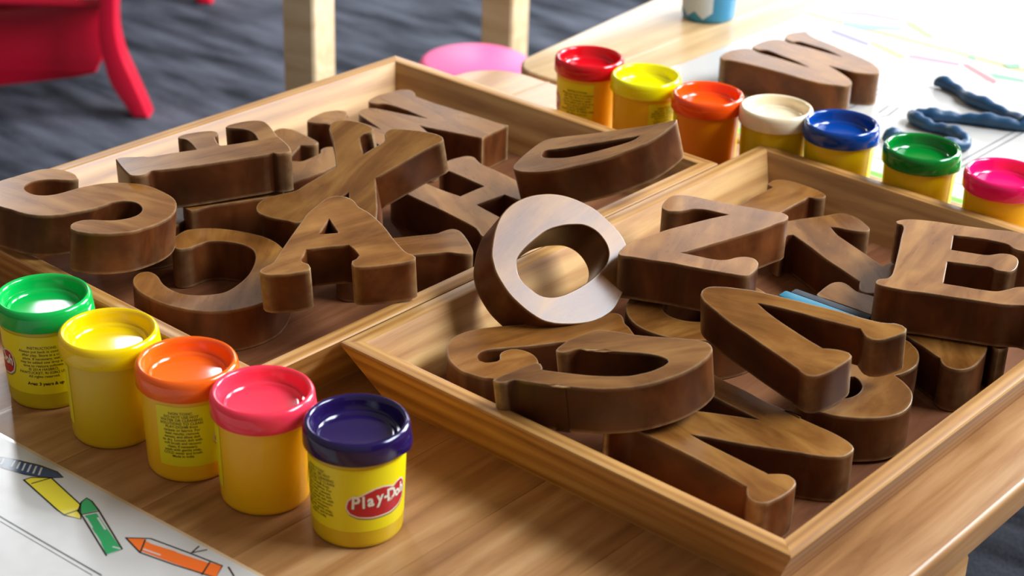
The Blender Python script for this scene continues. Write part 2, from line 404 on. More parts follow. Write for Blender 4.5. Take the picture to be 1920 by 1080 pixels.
def tube(path, radii, n=14):
    """swept tube with rounded ends, path of Vectors in metres"""
    verts, faces, rings = [], [], []
    up_ = Vector((0, 0, 1))
    for i, p in enumerate(path):
        t = (path[min(i + 1, len(path) - 1)] - path[max(i - 1, 0)]).normalized()
        side = t.cross(up_)
        side = side.normalized() if side.length > 1e-4 else Vector((1, 0, 0))
        nn = side.cross(t).normalized()
        s = len(verts)
        for k in range(n):
            a = 2 * PI * k / n
            verts.append(p + (side * math.cos(a) + nn * math.sin(a)) * radii[i])
        rings.append(list(range(s, s + n)))
    for a, b in zip(rings, rings[1:]):
        for k in range(n):
            q = (k + 1) % n
            faces.append((a[k], a[q], b[q], b[k]))
    faces.append(tuple(rings[0][::-1])); faces.append(tuple(rings[-1]))
    return verts, faces
LETTERS = {'W':[[298.8,1806.0,0.6],[0.5905,-0.807,0.0],[0.0,0.0,1.0],[[-42.5,-77.2,1],[-48.5,-65.8],[-52.3,-50.4],[-50.7,-36.5],[-44.4,-29.9],[-34.4,-31.4],[-27.3,-30.9],[-7.3,-25.7],[13.3,-22.0],[30.5,-17.7,1],[8.3,-15.8],[-10.1,-17.0],[-32.0,-18.2],[-39.1,-25.6],[-48.9,-25.1],[-53.5,-15.5],[-57.6,2.3],[-55.8,14.8],[-49.2,20.4],[-39.2,19.8],[-33.0,21.8],[-14.2,27.5],[1.9,30.9],[23.3,36.8,1],[-1.4,39.0],[-19.5,35.9],[-35.9,32.5],[-40.1,25.3],[-50.7,25.0],[-58.8,32.7],[-63.0,43.7],[-60.8,56.2],[-56.7,61.9],[-46.1,58.2],[-33.9,56.1],[-10.7,56.0],[11.7,54.6],[37.0,53.3],[55.1,50.7],[71.9,43.1],[79.3,36.2],[80.7,27.7],[74.1,18.9],[65.2,12.2],[53.0,8.9],[37.7,4.5,1],[53.0,1.1],[67.8,-2.7],[81.5,-8.0],[90.2,-15.1],[92.9,-24.7],[86.0,-31.5],[72.9,-41.3],[56.2,-47.7],[36.9,-52.0],[12.1,-58.8],[-11.9,-67.0],[-28.2,-74.8],[-35.1,-79.9]],[]],'D':[[67.0,1380.9,61.2],[0.9625,0.0867,0.2572],[-0.2523,-0.0632,0.9656],[[-63.6,-6.1],[-62.7,-0.3],[-56.8,9.1],[-48.5,19.4],[-38.2,29.8],[-30.3,34.1],[-21.1,32.7],[-10.3,29.7],[7.6,24.0],[28.3,19.6],[52.2,13.2],[70.3,11.3],[78.9,11.0,1],[76.6,5.3],[67.6,-4.8],[57.1,-13.8],[47.2,-19.8],[33.0,-24.3],[17.1,-28.9],[0.8,-30.0],[-17.1,-29.2],[-30.4,-27.9],[-43.5,-23.7],[-53.8,-18.3],[-60.5,-12.0]],[[[-37.3,2.2],[-37.6,7.8],[-33.4,12.9],[-21.7,10.0],[-3.8,6.6],[14.1,2.7],[31.9,-0.6],[44.8,-2.7,1],[39.1,-7.6],[28.7,-10.1],[12.2,-11.3],[-4.1,-11.5],[-18.4,-9.6],[-27.1,-5.7],[-34.0,-1.4]]]],'F':[[-252.2,1358.6,58.0],[0.7945,0.6068,0.0254],[-0.032,0.0001,0.9995],[[-74.1,19.7,1],[-71.2,20.9],[-65.5,18.9],[-58.4,14.2],[-52.9,11.8,1],[-50.0,8.0],[-32.7,4.5],[-19.0,0.9],[-12.1,-0.8,1],[-9.5,11.9],[-8.8,23.8],[-12.5,31.3],[-8.5,34.9],[-1.2,35.5],[9.4,33.1],[18.1,28.7],[20.0,22.7],[18.0,18.7],[13.6,15.4],[11.7,10.9],[8.6,1.3],[8.2,-4.9,1],[12.2,-6.7],[23.4,-9.7],[39.0,-12.4,1],[43.0,1.1],[43.2,11.5],[39.2,19.1],[33.9,25.2],[31.2,29.6],[34.1,32.1],[41.6,32.8],[51.3,31.8],[60.3,27.6],[63.8,20.9],[62.5,9.4],[59.2,-3.5],[56.5,-13.6],[54.8,-27.2],[52.4,-40.1],[48.7,-50.4,1],[44.0,-51.2],[36.8,-48.2],[34.7,-44.9],[27.0,-44.3],[11.4,-40.6],[-5.9,-36.8],[-23.1,-32.9],[-39.7,-28.3],[-55.6,-22.5],[-61.5,-20.3],[-65.9,-22.5],[-72.1,-23.8],[-78.5,-19.9],[-79.3,-13.9],[-77.9,-1.2],[-75.6,12.4]],[]],'X':[[-128.6,1358.8,49.4],[0.5836,0.7431,0.3275],[-0.123,-0.3177,0.9402],[[27.7,52.3],[33.4,54.9],[38.2,53.7],[42.7,47.9],[46.1,38.8],[48.1,28.6],[46.6,18.9],[42.5,17.8],[36.6,21.0],[32.4,21.3],[25.8,15.0],[17.5,4.8,1],[28.7,2.4],[37.1,0.1],[41.7,1.7],[45.7,5.7],[51.3,6.9],[56.0,3.2],[61.2,-7.7],[65.8,-20.2],[68.7,-31.8],[68.2,-39.0],[66.0,-41.8],[62.0,-41.8],[54.1,-39.0],[44.3,-35.6],[28.6,-31.4],[13.0,-27.2],[-0.3,-23.6,1],[-8.2,-30.9],[-17.8,-39.7],[-27.3,-48.4],[-35.4,-54.6],[-38.3,-55.9],[-42.0,-52.8],[-46.3,-46.6],[-49.0,-40.5],[-48.4,-36.4],[-44.1,-32.9],[-35.7,-25.6],[-25.5,-16.2,1],[-37.6,-13.2],[-53.4,-10.0],[-72.9,-5.8],[-77.1,4.9],[-81.1,17.4],[-82.7,27.7],[-81.8,33.8],[-78.0,38.2],[-71.5,39.8],[-64.5,37.4],[-56.2,31.6],[-46.3,23.5],[-35.8,21.1],[-23.4,18.1],[-6.6,14.1,1],[2.2,23.1],[11.8,33.3],[19.4,41.9],[23.7,48.1]],[]],'K':[[-189.8,1471.2,9.0],[0.1346,-0.9909,-0.0],[0.0,0.0,1.0],[[-46.2,-28.2],[-55.4,-24.8],[-59.1,-18.4],[-54.7,-8.7],[-42.3,0.8],[-30.2,9.3],[-22.2,13.4,1],[-17.3,10.0],[-16.0,-2.5,1],[3.4,-9.3],[20.5,-15.1,1],[20.3,-9.0],[21.1,-2.0],[14.0,5.6],[3.2,14.3],[-4.3,14.9],[-10.5,19.4],[-11.4,27.0],[-7.2,34.5],[8.0,35.9],[25.1,31.5],[43.8,17.9],[65.8,-7.2],[74.9,-19.1],[67.6,-28.1],[29.5,-30.9],[-20.4,-31.0]],[]],'I1':[[-156.0,1538.4,9.0],[0.7079,-0.7063,0.0],[0.0,0.0,1.0],[[-33.6,-22.7],[-37.5,-17.5],[-41.4,-4.9],[-42.8,6.5],[-39.2,16.5],[-32.8,21.6],[-25.0,19.2],[-18.2,12.2],[-9.1,12.4],[15.5,16.4],[38.1,16.5],[59.5,13.4],[73.8,-1.6],[71.5,-12.2],[51.1,-8.7],[25.4,-11.1],[3.8,-12.2],[-13.9,-11.7,1],[-18.7,-12.9],[-26.5,-19.3]],[]],'M1':[[-97.3,1573.9,8.0],[0.646,-0.7634,0.0],[0.0,0.0,1.0],[[-53.9,-15.2],[-59.0,-9.7],[-63.9,3.8],[-64.6,21.0],[-63.4,31.7],[-57.7,37.8],[-47.4,35.4],[-40.9,31.8],[-21.6,34.1],[1.0,38.8],[19.8,43.5],[38.5,48.2],[57.9,51.9],[70.9,56.1,1],[82.1,16.0,1],[70.1,10.5],[55.4,3.3],[40.9,-4.3],[24.9,-12.1,1],[41.8,-16.1],[61.6,-20.1],[72.5,-27.1],[72.2,-36.5],[51.9,-43.1],[19.9,-47.5],[0.1,-45.4],[-18.4,-43.3],[-32.8,-41.1],[-39.9,-35.0],[-40.9,-25.0],[-33.2,-18.0],[-17.7,-10.5],[-2.3,-3.1],[12.8,5.0,1],[2.3,3.5],[-15.9,1.9],[-34.4,-2.2],[-41.5,-5.9],[-47.2,-13.1]],[]],'H':[[-39.0,1398.2,8.0],[0.3557,-0.9346,-0.0],[0.0,0.0,1.0],[[-58.3,-8.3],[-65.5,-2.0],[-70.3,3.5],[-74.1,12.8],[-76.1,22.5],[-71.9,28.1],[-60.6,28.8],[-52.5,30.5],[-43.7,34.4],[-28.1,40.8],[-10.2,47.2],[4.7,52.6],[17.5,55.6],[28.4,52.4],[35.1,43.1],[30.1,35.4],[15.1,26.3,1],[21.4,11.5],[28.7,-3.4,1],[43.9,1.8],[57.8,6.8],[67.4,9.4],[79.1,8.0],[87.7,0.2],[91.4,-9.4],[92.3,-15.2],[88.5,-19.3],[77.7,-19.3],[69.8,-20.3],[51.4,-27.0],[25.8,-37.3],[-6.1,-51.8],[-22.2,-58.3],[-34.8,-60.3],[-43.0,-55.0],[-47.7,-45.8],[-47.7,-37.1],[-36.0,-34.9],[-25.6,-30.0],[-7.9,-20.8],[7.5,-11.0,1],[-1.7,5.1],[-7.1,15.7,1],[-30.8,5.2],[-47.5,-3.0],[-52.1,-8.4]],[]],'A':[[-132.7,1188.7,52.7],[0.845,0.5206,0.1227],[-0.0353,-0.1747,0.984],[[4.9,50.8],[-2.9,43.9],[-15.1,33.2],[-27.3,22.1],[-37.8,12.6],[-44.5,6.5],[-49.8,5.1],[-55.1,3.8],[-57.5,1.4],[-57.3,-1.9],[-54.7,-5.4],[-49.5,-8.7],[-41.2,-12.6],[-32.3,-15.3],[-25.7,-16.0],[-23.5,-13.5],[-22.9,-9.2],[-25.3,-4.5],[-25.2,-1.5],[-21.5,2.5],[-16.3,8.0,1],[-3.2,3.5],[12.7,-3.2,1],[13.5,-10.4],[12.9,-18.8],[9.6,-21.4],[5.7,-22.2],[3.4,-25.4],[3.3,-29.6],[7.2,-32.9],[15.6,-36.9],[30.2,-42.3],[41.0,-45.1],[46.4,-44.2],[47.7,-41.9],[46.3,-37.1],[44.4,-32.4],[44.6,-15.2],[46.4,5.0],[45.4,25.7],[42.3,38.6],[42.9,47.5],[40.5,55.1],[34.3,61.1],[26.7,61.8],[21.1,59.5]],[[[15.5,35.0,1],[0.2,21.2,1],[13.3,15.6,1]]]],'C':[[-235.8,1233.8,8.0],[0.0029,1.0,0.0],[0.0,0.0,1.0],[[-25.8,52.5],[-20.3,52.4],[-13.6,49.7],[-11.2,43.6],[-14.5,38.1],[-20.7,33.6],[-31.2,28.3],[-39.7,21.0],[-46.1,11.8],[-48.0,1.0],[-46.2,-9.9],[-40.9,-20.2],[-27.7,-27.8],[-9.7,-33.2],[11.2,-34.6],[26.6,-32.7],[37.0,-27.8],[44.2,-18.3],[47.7,-7.5],[48.0,1.1],[46.0,8.4],[39.4,14.9],[33.0,20.5],[30.5,26.8],[32.1,31.3],[38.7,35.1],[48.7,36.1],[58.0,33.6],[66.7,28.3],[70.6,18.7],[72.0,7.7],[70.6,-5.5],[66.6,-19.1],[60.5,-32.9],[53.2,-42.5],[42.9,-50.7],[24.9,-59.8],[2.2,-64.4],[-22.0,-64.3],[-42.3,-59.8],[-57.2,-49.9],[-65.9,-39.3],[-71.4,-28.3],[-73.6,-16.9],[-73.2,-5.0],[-70.3,7.3],[-64.4,20.3],[-55.0,34.0],[-45.1,44.0],[-34.8,50.2]],[]],'T':[[-75.7,1285.9,8.0],[0.9517,0.3069,0.0],[0.0,0.0,1.0],[[-49.9,20.5],[-32.4,20.5],[-16.1,18.8],[2.6,19.0],[18.6,19.0],[24.7,21.8],[32.7,24.9],[37.7,23.1],[40.2,16.1],[40.9,-0.9],[40.0,-17.2],[38.2,-22.9],[33.5,-23.8],[27.2,-21.3],[19.6,-16.9],[11.0,-16.4],[-5.4,-15.6],[-23.7,-16.2],[-45.8,-19.0],[-62.4,-17.0],[-68.5,-5.6],[-62.8,9.2]],[]],'Q1':[[-309.5,1338.7,8.0],[0.6123,-0.7906,-0.0],[0.0,0.0,1.0],[[23.8,35.5],[40.6,20.3],[46.5,0.0],[40.4,-20.0],[23.8,-34.9],[0.9,-40.8],[-22.6,-36.0],[-40.5,-21.4],[-47.6,-0.7],[-41.6,20.5],[-23.9,36.0],[0.1,41.4]],[[[12.9,18.7],[20.3,11.5],[22.5,1.2],[18.8,-9.4],[10.3,-17.5],[-0.9,-21.2],[-11.8,-19.3],[-19.5,-12.2],[-21.9,-1.9],[-18.2,9.0],[-9.5,17.3],[1.9,20.8]]]],'S':[[-336.1,1253.6,51.7],[0.9644,-0.2471,-0.094],[0.0904,-0.0257,0.9956],[[-21.6,34.0,1],[-28.5,40.6],[-39.1,43.0],[-48.5,41.0],[-55.6,34.8],[-61.5,24.2],[-66.7,12.7],[-71.8,1.3],[-72.8,-8.9],[-71.5,-19.1],[-65.7,-29.3],[-57.7,-35.3],[-49.5,-38.0],[-40.3,-38.5],[-30.8,-39.7],[-21.3,-38.7],[-12.3,-34.9],[-4.5,-28.7],[2.5,-20.9],[9.0,-12.0],[13.8,-4.0],[17.0,3.1],[20.3,9.9],[25.5,15.3],[32.1,17.9],[38.4,16.6],[43.6,11.6],[45.7,6.1],[45.6,-0.5],[43.2,-7.1],[39.2,-12.5],[34.0,-17.5],[27.9,-20.9],[20.6,-23.9],[14.8,-27.7],[11.6,-32.1],[10.0,-36.5],[10.4,-40.9],[13.2,-45.6],[18.3,-47.1],[25.5,-46.3],[33.0,-43.9],[41.5,-39.2],[49.4,-33.0],[56.5,-25.3],[62.2,-14.5],[66.3,-4.5],[68.6,7.2],[68.2,17.5],[65.7,26.7],[61.3,35.0],[55.1,41.1],[46.1,45.6],[35.3,49.2],[24.5,50.0],[13.6,46.5],[4.4,41.8],[-2.8,35.6],[-8.5,28.7],[-13.7,21.0],[-17.6,13.2],[-21.5,5.5],[-25.3,-0.2],[-30.7,-4.9],[-37.4,-7.2],[-43.8,-5.9],[-49.0,-2.1],[-50.8,3.8],[-49.8,11.3],[-46.0,17.1],[-39.8,22.6],[-32.4,26.1],[-25.1,29.7]],[]],'O':[[18.8,1213.4,50.4],[0.5753,0.7876,0.2209],[0.3962,-0.5045,0.7671],[[-39.3,36.0],[-31.7,41.4],[-21.6,47.4],[-8.5,52.4],[6.4,53.7],[21.9,50.7],[34.5,45.0],[43.6,38.7],[51.2,30.9],[57.6,20.9],[62.4,9.5],[63.9,-3.5],[63.8,-15.3],[60.2,-26.4],[51.7,-36.1],[38.0,-45.3],[22.6,-51.9],[8.0,-55.5],[-4.0,-54.8],[-16.2,-51.2],[-28.6,-44.3],[-39.3,-36.3],[-44.8,-30.8],[-48.8,-25.1],[-51.8,-16.4],[-53.4,-6.6],[-53.7,4.4],[-51.9,13.8],[-48.7,23.3],[-43.5,31.4]],[[[-29.3,17.9],[-24.1,20.7],[-14.2,22.3],[-0.5,22.5],[13.4,21.5],[25.3,17.6],[34.7,12.6],[43.4,5.7],[47.5,-2.6],[47.7,-10.7],[45.2,-17.9],[40.3,-23.4],[31.6,-27.2],[20.5,-28.1],[5.8,-27.4],[-7.9,-25.0],[-20.2,-21.5],[-28.4,-17.0],[-34.2,-10.6],[-36.2,-3.2],[-37.1,5.1],[-35.1,11.3]]]],'Z':[[148.9,1246.0,44.5],[0.2657,0.9635,-0.0321],[0.0138,0.0295,0.9995],[[-58.2,56.6],[-52.5,55.9],[-44.3,54.5],[-30.9,48.4],[-19.0,40.9],[-2.5,31.0],[14.1,18.3],[31.4,4.6],[45.4,-7.8,1],[48.0,3.4],[49.1,12.2],[47.0,19.6],[42.5,24.7],[36.9,31.4],[35.0,38.8],[38.9,43.9],[48.0,45.4],[60.8,44.1],[69.7,40.6],[73.1,34.3],[73.7,23.8],[71.6,12.0],[69.2,-5.8],[67.9,-23.3],[66.1,-36.5],[66.7,-46.7],[63.1,-52.4],[57.9,-54.1],[50.6,-52.5],[42.0,-47.0],[27.0,-38.4],[12.6,-28.2],[-1.6,-18.1],[-15.6,-8.2],[-29.4,1.6],[-42.7,11.7,1],[-44.3,-1.3],[-45.6,-9.6],[-45.1,-17.6],[-41.7,-23.5],[-36.0,-28.1],[-31.9,-34.7],[-32.8,-41.3],[-39.1,-45.5],[-47.1,-46.4],[-56.8,-45.2],[-65.0,-42.6],[-67.2,-38.2],[-67.2,-29.5],[-66.9,-17.5],[-66.2,-1.4],[-64.5,15.0],[-64.8,31.1],[-64.5,43.3],[-64.8,54.7]],[]],'I2':[[229.0,1405.3,8.0],[0.6671,0.7449,0.0],[0.0,0.0,1.0],[[17.5,27.2,1],[28.2,28.5],[35.4,24.4],[39.1,13.4],[39.4,0.1],[39.0,-9.1],[37.1,-17.0],[33.5,-23.0],[28.0,-24.2],[22.7,-20.1],[19.8,-14.9],[11.9,-15.3],[-2.7,-15.4],[-23.4,-16.7],[-45.1,-17.8],[-62.3,-19.2],[-68.6,-7.4],[-64.3,12.3],[-53.3,17.0],[-34.7,17.8],[-16.5,19.3],[4.8,19.9],[14.7,20.1,1]],[]],'K2':[[266.8,1314.0,8.0],[0.207,-0.9783,-0.0],[0.0,0.0,1.0],[[-51.9,-27.7],[-55.3,-11.5],[-57.8,3.6],[-61.4,19.2],[-60.7,24.6],[-56.1,29.5],[-48.6,33.3],[-38.5,35.1],[-28.8,35.6],[-23.9,32.3],[-24.5,24.1],[-28.7,16.3],[-33.9,8.9],[-35.4,3.7,1],[-20.1,3.8],[-5.0,7.4],[16.2,13.0],[30.6,16.5],[41.5,19.4,1],[34.5,31.2],[41.0,35.0],[55.8,28.9],[72.7,13.2],[84.9,-0.5],[86.3,-8.0],[84.1,-13.3],[79.3,-14.9],[71.2,-12.2],[65.9,-9.6,1],[44.1,-15.6],[23.7,-21.5],[-0.1,-26.5],[-15.1,-30.3],[-24.2,-33.1],[-24.3,-37.2],[-18.0,-44.9],[-26.7,-47.4],[-43.2,-43.7],[-49.8,-36.8]],[]],'E':[[345.5,1213.7,44.5],[0.4588,0.8886,0.0],[0.0,0.0,1.0],[[41.4,71.5],[47.6,68.2],[53.7,59.6],[58.7,43.8],[61.8,27.5],[67.3,3.5],[72.2,-12.0],[72.6,-22.0],[75.4,-32.1],[73.5,-38.4],[62.8,-43.3],[48.7,-42.5],[42.0,-35.9],[39.9,-28.3],[40.7,-22.4],[45.9,-16.1],[46.7,-10.1],[46.0,2.2],[43.2,14.0],[40.0,24.7,1],[12.8,18.9,1],[15.0,6.3],[17.6,-6.1],[20.8,-10.2],[26.3,-15.3],[28.9,-22.0],[26.1,-27.6],[19.4,-30.9],[7.2,-32.3],[-1.4,-30.4],[-4.0,-26.3],[-4.6,-20.0],[-2.1,-13.7],[-5.7,0.7],[-9.8,15.5,1],[-48.2,7.8,1],[-45.7,-6.2],[-43.8,-17.5],[-40.7,-28.5],[-34.2,-34.7],[-25.6,-40.4],[-21.4,-47.2],[-21.3,-57.3],[-30.8,-64.9],[-46.0,-66.1],[-53.5,-60.3],[-52.8,-52.5],[-58.6,-40.8],[-61.3,-30.0],[-64.4,-15.2],[-67.5,-0.4],[-70.6,14.5],[-74.6,29.2],[-76.1,41.5],[-75.8,49.3],[-72.1,51.7],[-66.5,51.0],[-61.4,46.1],[-54.5,45.1],[-43.8,46.7],[-28.5,49.8],[-8.9,53.8],[15.1,59.1],[31.6,62.4],[37.7,66.0],[37.9,69.5]],[]],'V':[[207.7,1084.8,55.3],[0.89,-0.4552,-0.0272],[-0.0951,-0.2437,0.9652],[[-82.7,3.5],[-83.4,7.6],[-82.0,11.9],[-78.3,14.8],[-69.9,18.0],[-58.9,20.6],[-47.7,22.6],[-33.7,23.4],[-20.6,24.1],[-5.1,24.6],[10.1,25.2],[21.8,24.8],[33.2,24.9],[41.3,25.5],[47.5,27.2],[50.0,28.3],[55.7,28.1],[59.2,26.0],[59.8,22.6],[57.0,18.4],[53.1,13.5],[47.4,8.4],[41.6,6.2],[37.6,7.0],[33.5,10.4],[30.6,13.5,1],[18.4,13.1],[3.2,12.5],[-12.2,12.5],[-23.9,12.3],[-33.8,11.6],[-42.1,10.5,1],[-34.6,5.8],[-23.0,-0.0],[-9.0,-5.9],[4.5,-11.2],[14.5,-14.6,1],[18.8,-13.1],[25.8,-11.7],[31.9,-11.9],[34.7,-14.1],[34.7,-17.6],[32.0,-24.5],[27.7,-33.1],[22.7,-39.8],[18.8,-43.2],[14.7,-44.4],[11.5,-43.6],[8.8,-42.5],[6.6,-40.7],[-0.6,-37.6],[-9.8,-33.6],[-23.5,-28.0],[-37.6,-21.8],[-51.7,-16.1],[-67.0,-8.2],[-77.5,-2.3]],[]],'U':[[63.6,1037.3,45.3],[0.9902,0.0612,0.1255],[-0.1242,-0.0245,0.9919],[[-71.1,-9.0,1],[-68.5,-13.4],[-62.9,-14.2],[-57.1,-12.2],[-48.2,-16.6],[-38.0,-21.7],[-24.4,-28.0],[-32.9,-24.2],[-15.9,-30.7],[-3.2,-34.9],[9.6,-36.7],[22.6,-36.5],[36.0,-33.4],[49.8,-27.7],[62.3,-19.1],[70.6,-10.3],[75.3,-2.4],[76.2,3.7],[74.4,9.5],[68.8,14.4],[60.4,18.4],[43.1,24.6],[28.3,30.6],[17.1,37.4],[3.0,43.3],[-4.6,40.4],[-12.3,36.1],[-16.8,34.1],[-21.6,29.1],[-25.5,24.8],[-27.2,21.5],[-26.7,18.8],[-22.5,16.9],[-17.4,18.0],[-12.2,19.1],[-6.5,17.8],[7.4,12.7],[-6.6,17.5],[5.7,13.4],[18.7,8.8],[31.6,3.9],[39.9,-1.1],[44.6,-6.6],[45.3,-9.4],[41.9,-13.9],[33.3,-19.1],[24.3,-21.5],[17.2,-22.3],[6.9,-20.5],[-6.0,-16.9],[-18.8,-11.6],[-31.6,-5.8],[-38.1,-2.3],[-37.6,0.1],[-38.7,5.5],[-41.1,7.9],[-50.6,3.5],[-61.6,-2.6],[-68.2,-6.8]],[]],'J':[[14.7,1122.0,8.0],[0.8382,0.5454,0.0],[0.0,0.0,1.0],[[-54.7,25.3],[-50.4,32.1],[-40.8,39.7],[-29.2,42.6],[-16.9,41.9],[-1.2,37.7],[13.9,32.2],[29.3,27.2],[44.7,22.0],[59.9,16.2],[68.0,14.1],[75.1,16.0],[82.5,15.5],[85.9,12.0],[85.7,6.3],[81.1,-2.9],[80.0,-10.0],[76.6,-21.4],[73.1,-28.8],[62.6,-34.2],[49.1,-26.7],[38.4,-15.2],[26.2,-5.7],[14.8,-2.2],[-0.9,1.9],[-19.4,8.5],[-29.3,11.2],[-36.0,10.4],[-40.3,6.5],[-42.1,0.4],[-40.1,-3.5],[-34.4,-5.7],[-29.4,-4.9],[-25.0,1.6],[-20.1,4.3],[-13.1,4.1],[-8.2,0.4],[-5.0,-5.9],[-4.4,-13.4],[-7.5,-22.4],[-14.7,-30.7],[-23.7,-37.9],[-32.9,-41.3],[-41.0,-40.2],[-45.8,-34.1],[-47.9,-26.2],[-52.9,-21.6],[-57.7,-13.8],[-61.4,-5.6],[-61.5,7.5],[-59.0,16.9]],[]],'Q2':[[142.2,1193.2,8.0],[0.8296,0.5583,0.0],[0.0,0.0,1.0],[[48.7,-28.8],[25.0,-45.2],[-4.6,-49.4],[-32.7,-40.9],[-52.3,-22.1],[-58.7,2.7],[-49.8,27.3],[-27.2,45.1],[3.5,50.9],[33.7,42.5],[54.4,22.1],[59.8,-4.2]],[[[26.2,-14.0],[15.2,-21.3],[0.5,-22.7],[-13.9,-18.0],[-24.5,-8.4],[-28.4,3.6],[-24.5,14.9],[-13.8,22.6],[1.1,24.3],[16.0,19.6],[26.8,9.7],[30.5,-2.7]]]],'N':[[152.9,1004.2,8.0],[0.6031,-0.7977,-0.0],[0.0,0.0,1.0],[[-50.9,-51.9],[-42.9,-48.5],[-17.4,-43.6],[4.6,-39.9],[31.2,-36.5],[44.8,-35.4,1],[48.1,-38.7],[54.3,-43.1],[60.5,-43.2],[63.9,-40.8],[65.7,-36.8],[65.7,-30.0],[65.3,-23.8],[63.0,-13.6],[59.4,-6.4],[56.3,-4.1],[50.2,-3.4],[45.9,-6.3],[41.1,-13.4],[40.9,-13.3,1],[24.1,-16.1],[2.5,-19.5],[-10.8,-21.6],[-21.9,-22.6,1],[-12.9,-15.1],[1.8,-4.9],[15.5,6.2],[35.1,22.8],[38.3,24.9],[47.9,33.6],[52.9,41.8],[52.6,49.6],[50.3,55.1],[45.2,57.9],[38.8,58.8],[27.2,58.2],[8.3,54.6],[-8.1,51.9],[3.1,54.2],[-12.4,52.4],[-27.0,49.3],[-44.7,48.1],[-65.4,45.0],[-84.3,44.0],[-91.3,36.1],[-88.7,26.0],[-80.2,22.4],[-65.8,22.6],[-49.2,23.9],[-31.5,25.9],[-11.8,28.5,1],[-29.2,14.0],[-41.6,3.0],[-54.9,-11.1],[-61.6,-29.1],[-65.2,-44.7],[-65.7,-58.1],[-59.7,-66.6],[-54.7,-68.8],[-54.5,-59.9]],[]],'B':[[256.6,1085.2,10.0],[0.5218,0.8531,0.0],[0.0,0.0,1.0],[[-62.0,14.8],[-60.9,5.6],[-57.1,-4.4],[-53.7,-10.7],[-46.9,-19.4],[-39.6,-26.0],[-29.8,-30.7],[-18.3,-31.6],[-6.8,-29.1],[1.6,-24.9],[9.0,-17.7],[13.1,-12.1],[15.8,-7.6,1],[23.0,-11.3],[31.9,-13.8],[40.8,-14.4],[51.1,-12.0],[60.2,-7.6],[66.0,-1.8],[71.0,5.2],[74.9,21.2],[63.3,37.4],[28.6,43.7],[-10.4,47.3],[-39.6,39.4],[-60.9,34.9],[-64.2,25.5]],[[[-35.8,10.3],[-31.9,15.9],[-17.5,18.0],[-4.5,17.5],[-4.4,12.6],[-11.4,6.2],[-20.2,4.1],[-29.0,5.4]]]],'M2':[[328.6,1151.9,8.0],[0.0599,0.9982,0.0],[0.0,0.0,1.0],[[3.6,36.9],[-8.8,28.7],[-19.2,22.5],[-26.7,17.8,1],[-32.6,17.6],[-39.2,14.8],[-42.6,7.8],[-40.2,-0.1],[-33.4,-6.8],[-21.6,-13.4],[-10.8,-18.0],[2.0,-21.5,1],[-3.9,-23.9],[-8.0,-27.1],[-4.7,-33.4],[2.9,-36.6],[12.3,-36.3],[37.0,-29.7],[61.7,-15.6],[69.7,8.4],[55.8,27.4],[32.1,39.3],[14.6,41.4]],[]],'P':[[260.5,1221.6,8.0],[0.5247,-0.8513,-0.0],[0.0,0.0,1.0],[[-12.8,-23.4],[-18.8,-14.3],[-24.4,-1.1],[-24.7,5.6],[-22.0,9.8],[-15.3,10.5],[-7.6,9.3],[-2.1,10.0],[7.0,14.9],[15.4,16.2],[28.5,6.7],[36.5,-4.5],[29.4,-7.7],[12.0,-13.7],[-1.1,-18.5]],[]],'L':[[-230.4,1341.2,21.5],[0.8684,0.4959,0.0],[0.0,0.0,1.0],[[-39.7,12.6],[-11.6,20.2],[33.7,15.3],[42.4,1.4],[33.7,-14.2],[8.3,-13.2],[-23.0,-10.6],[-43.7,-11.5]],[]]}
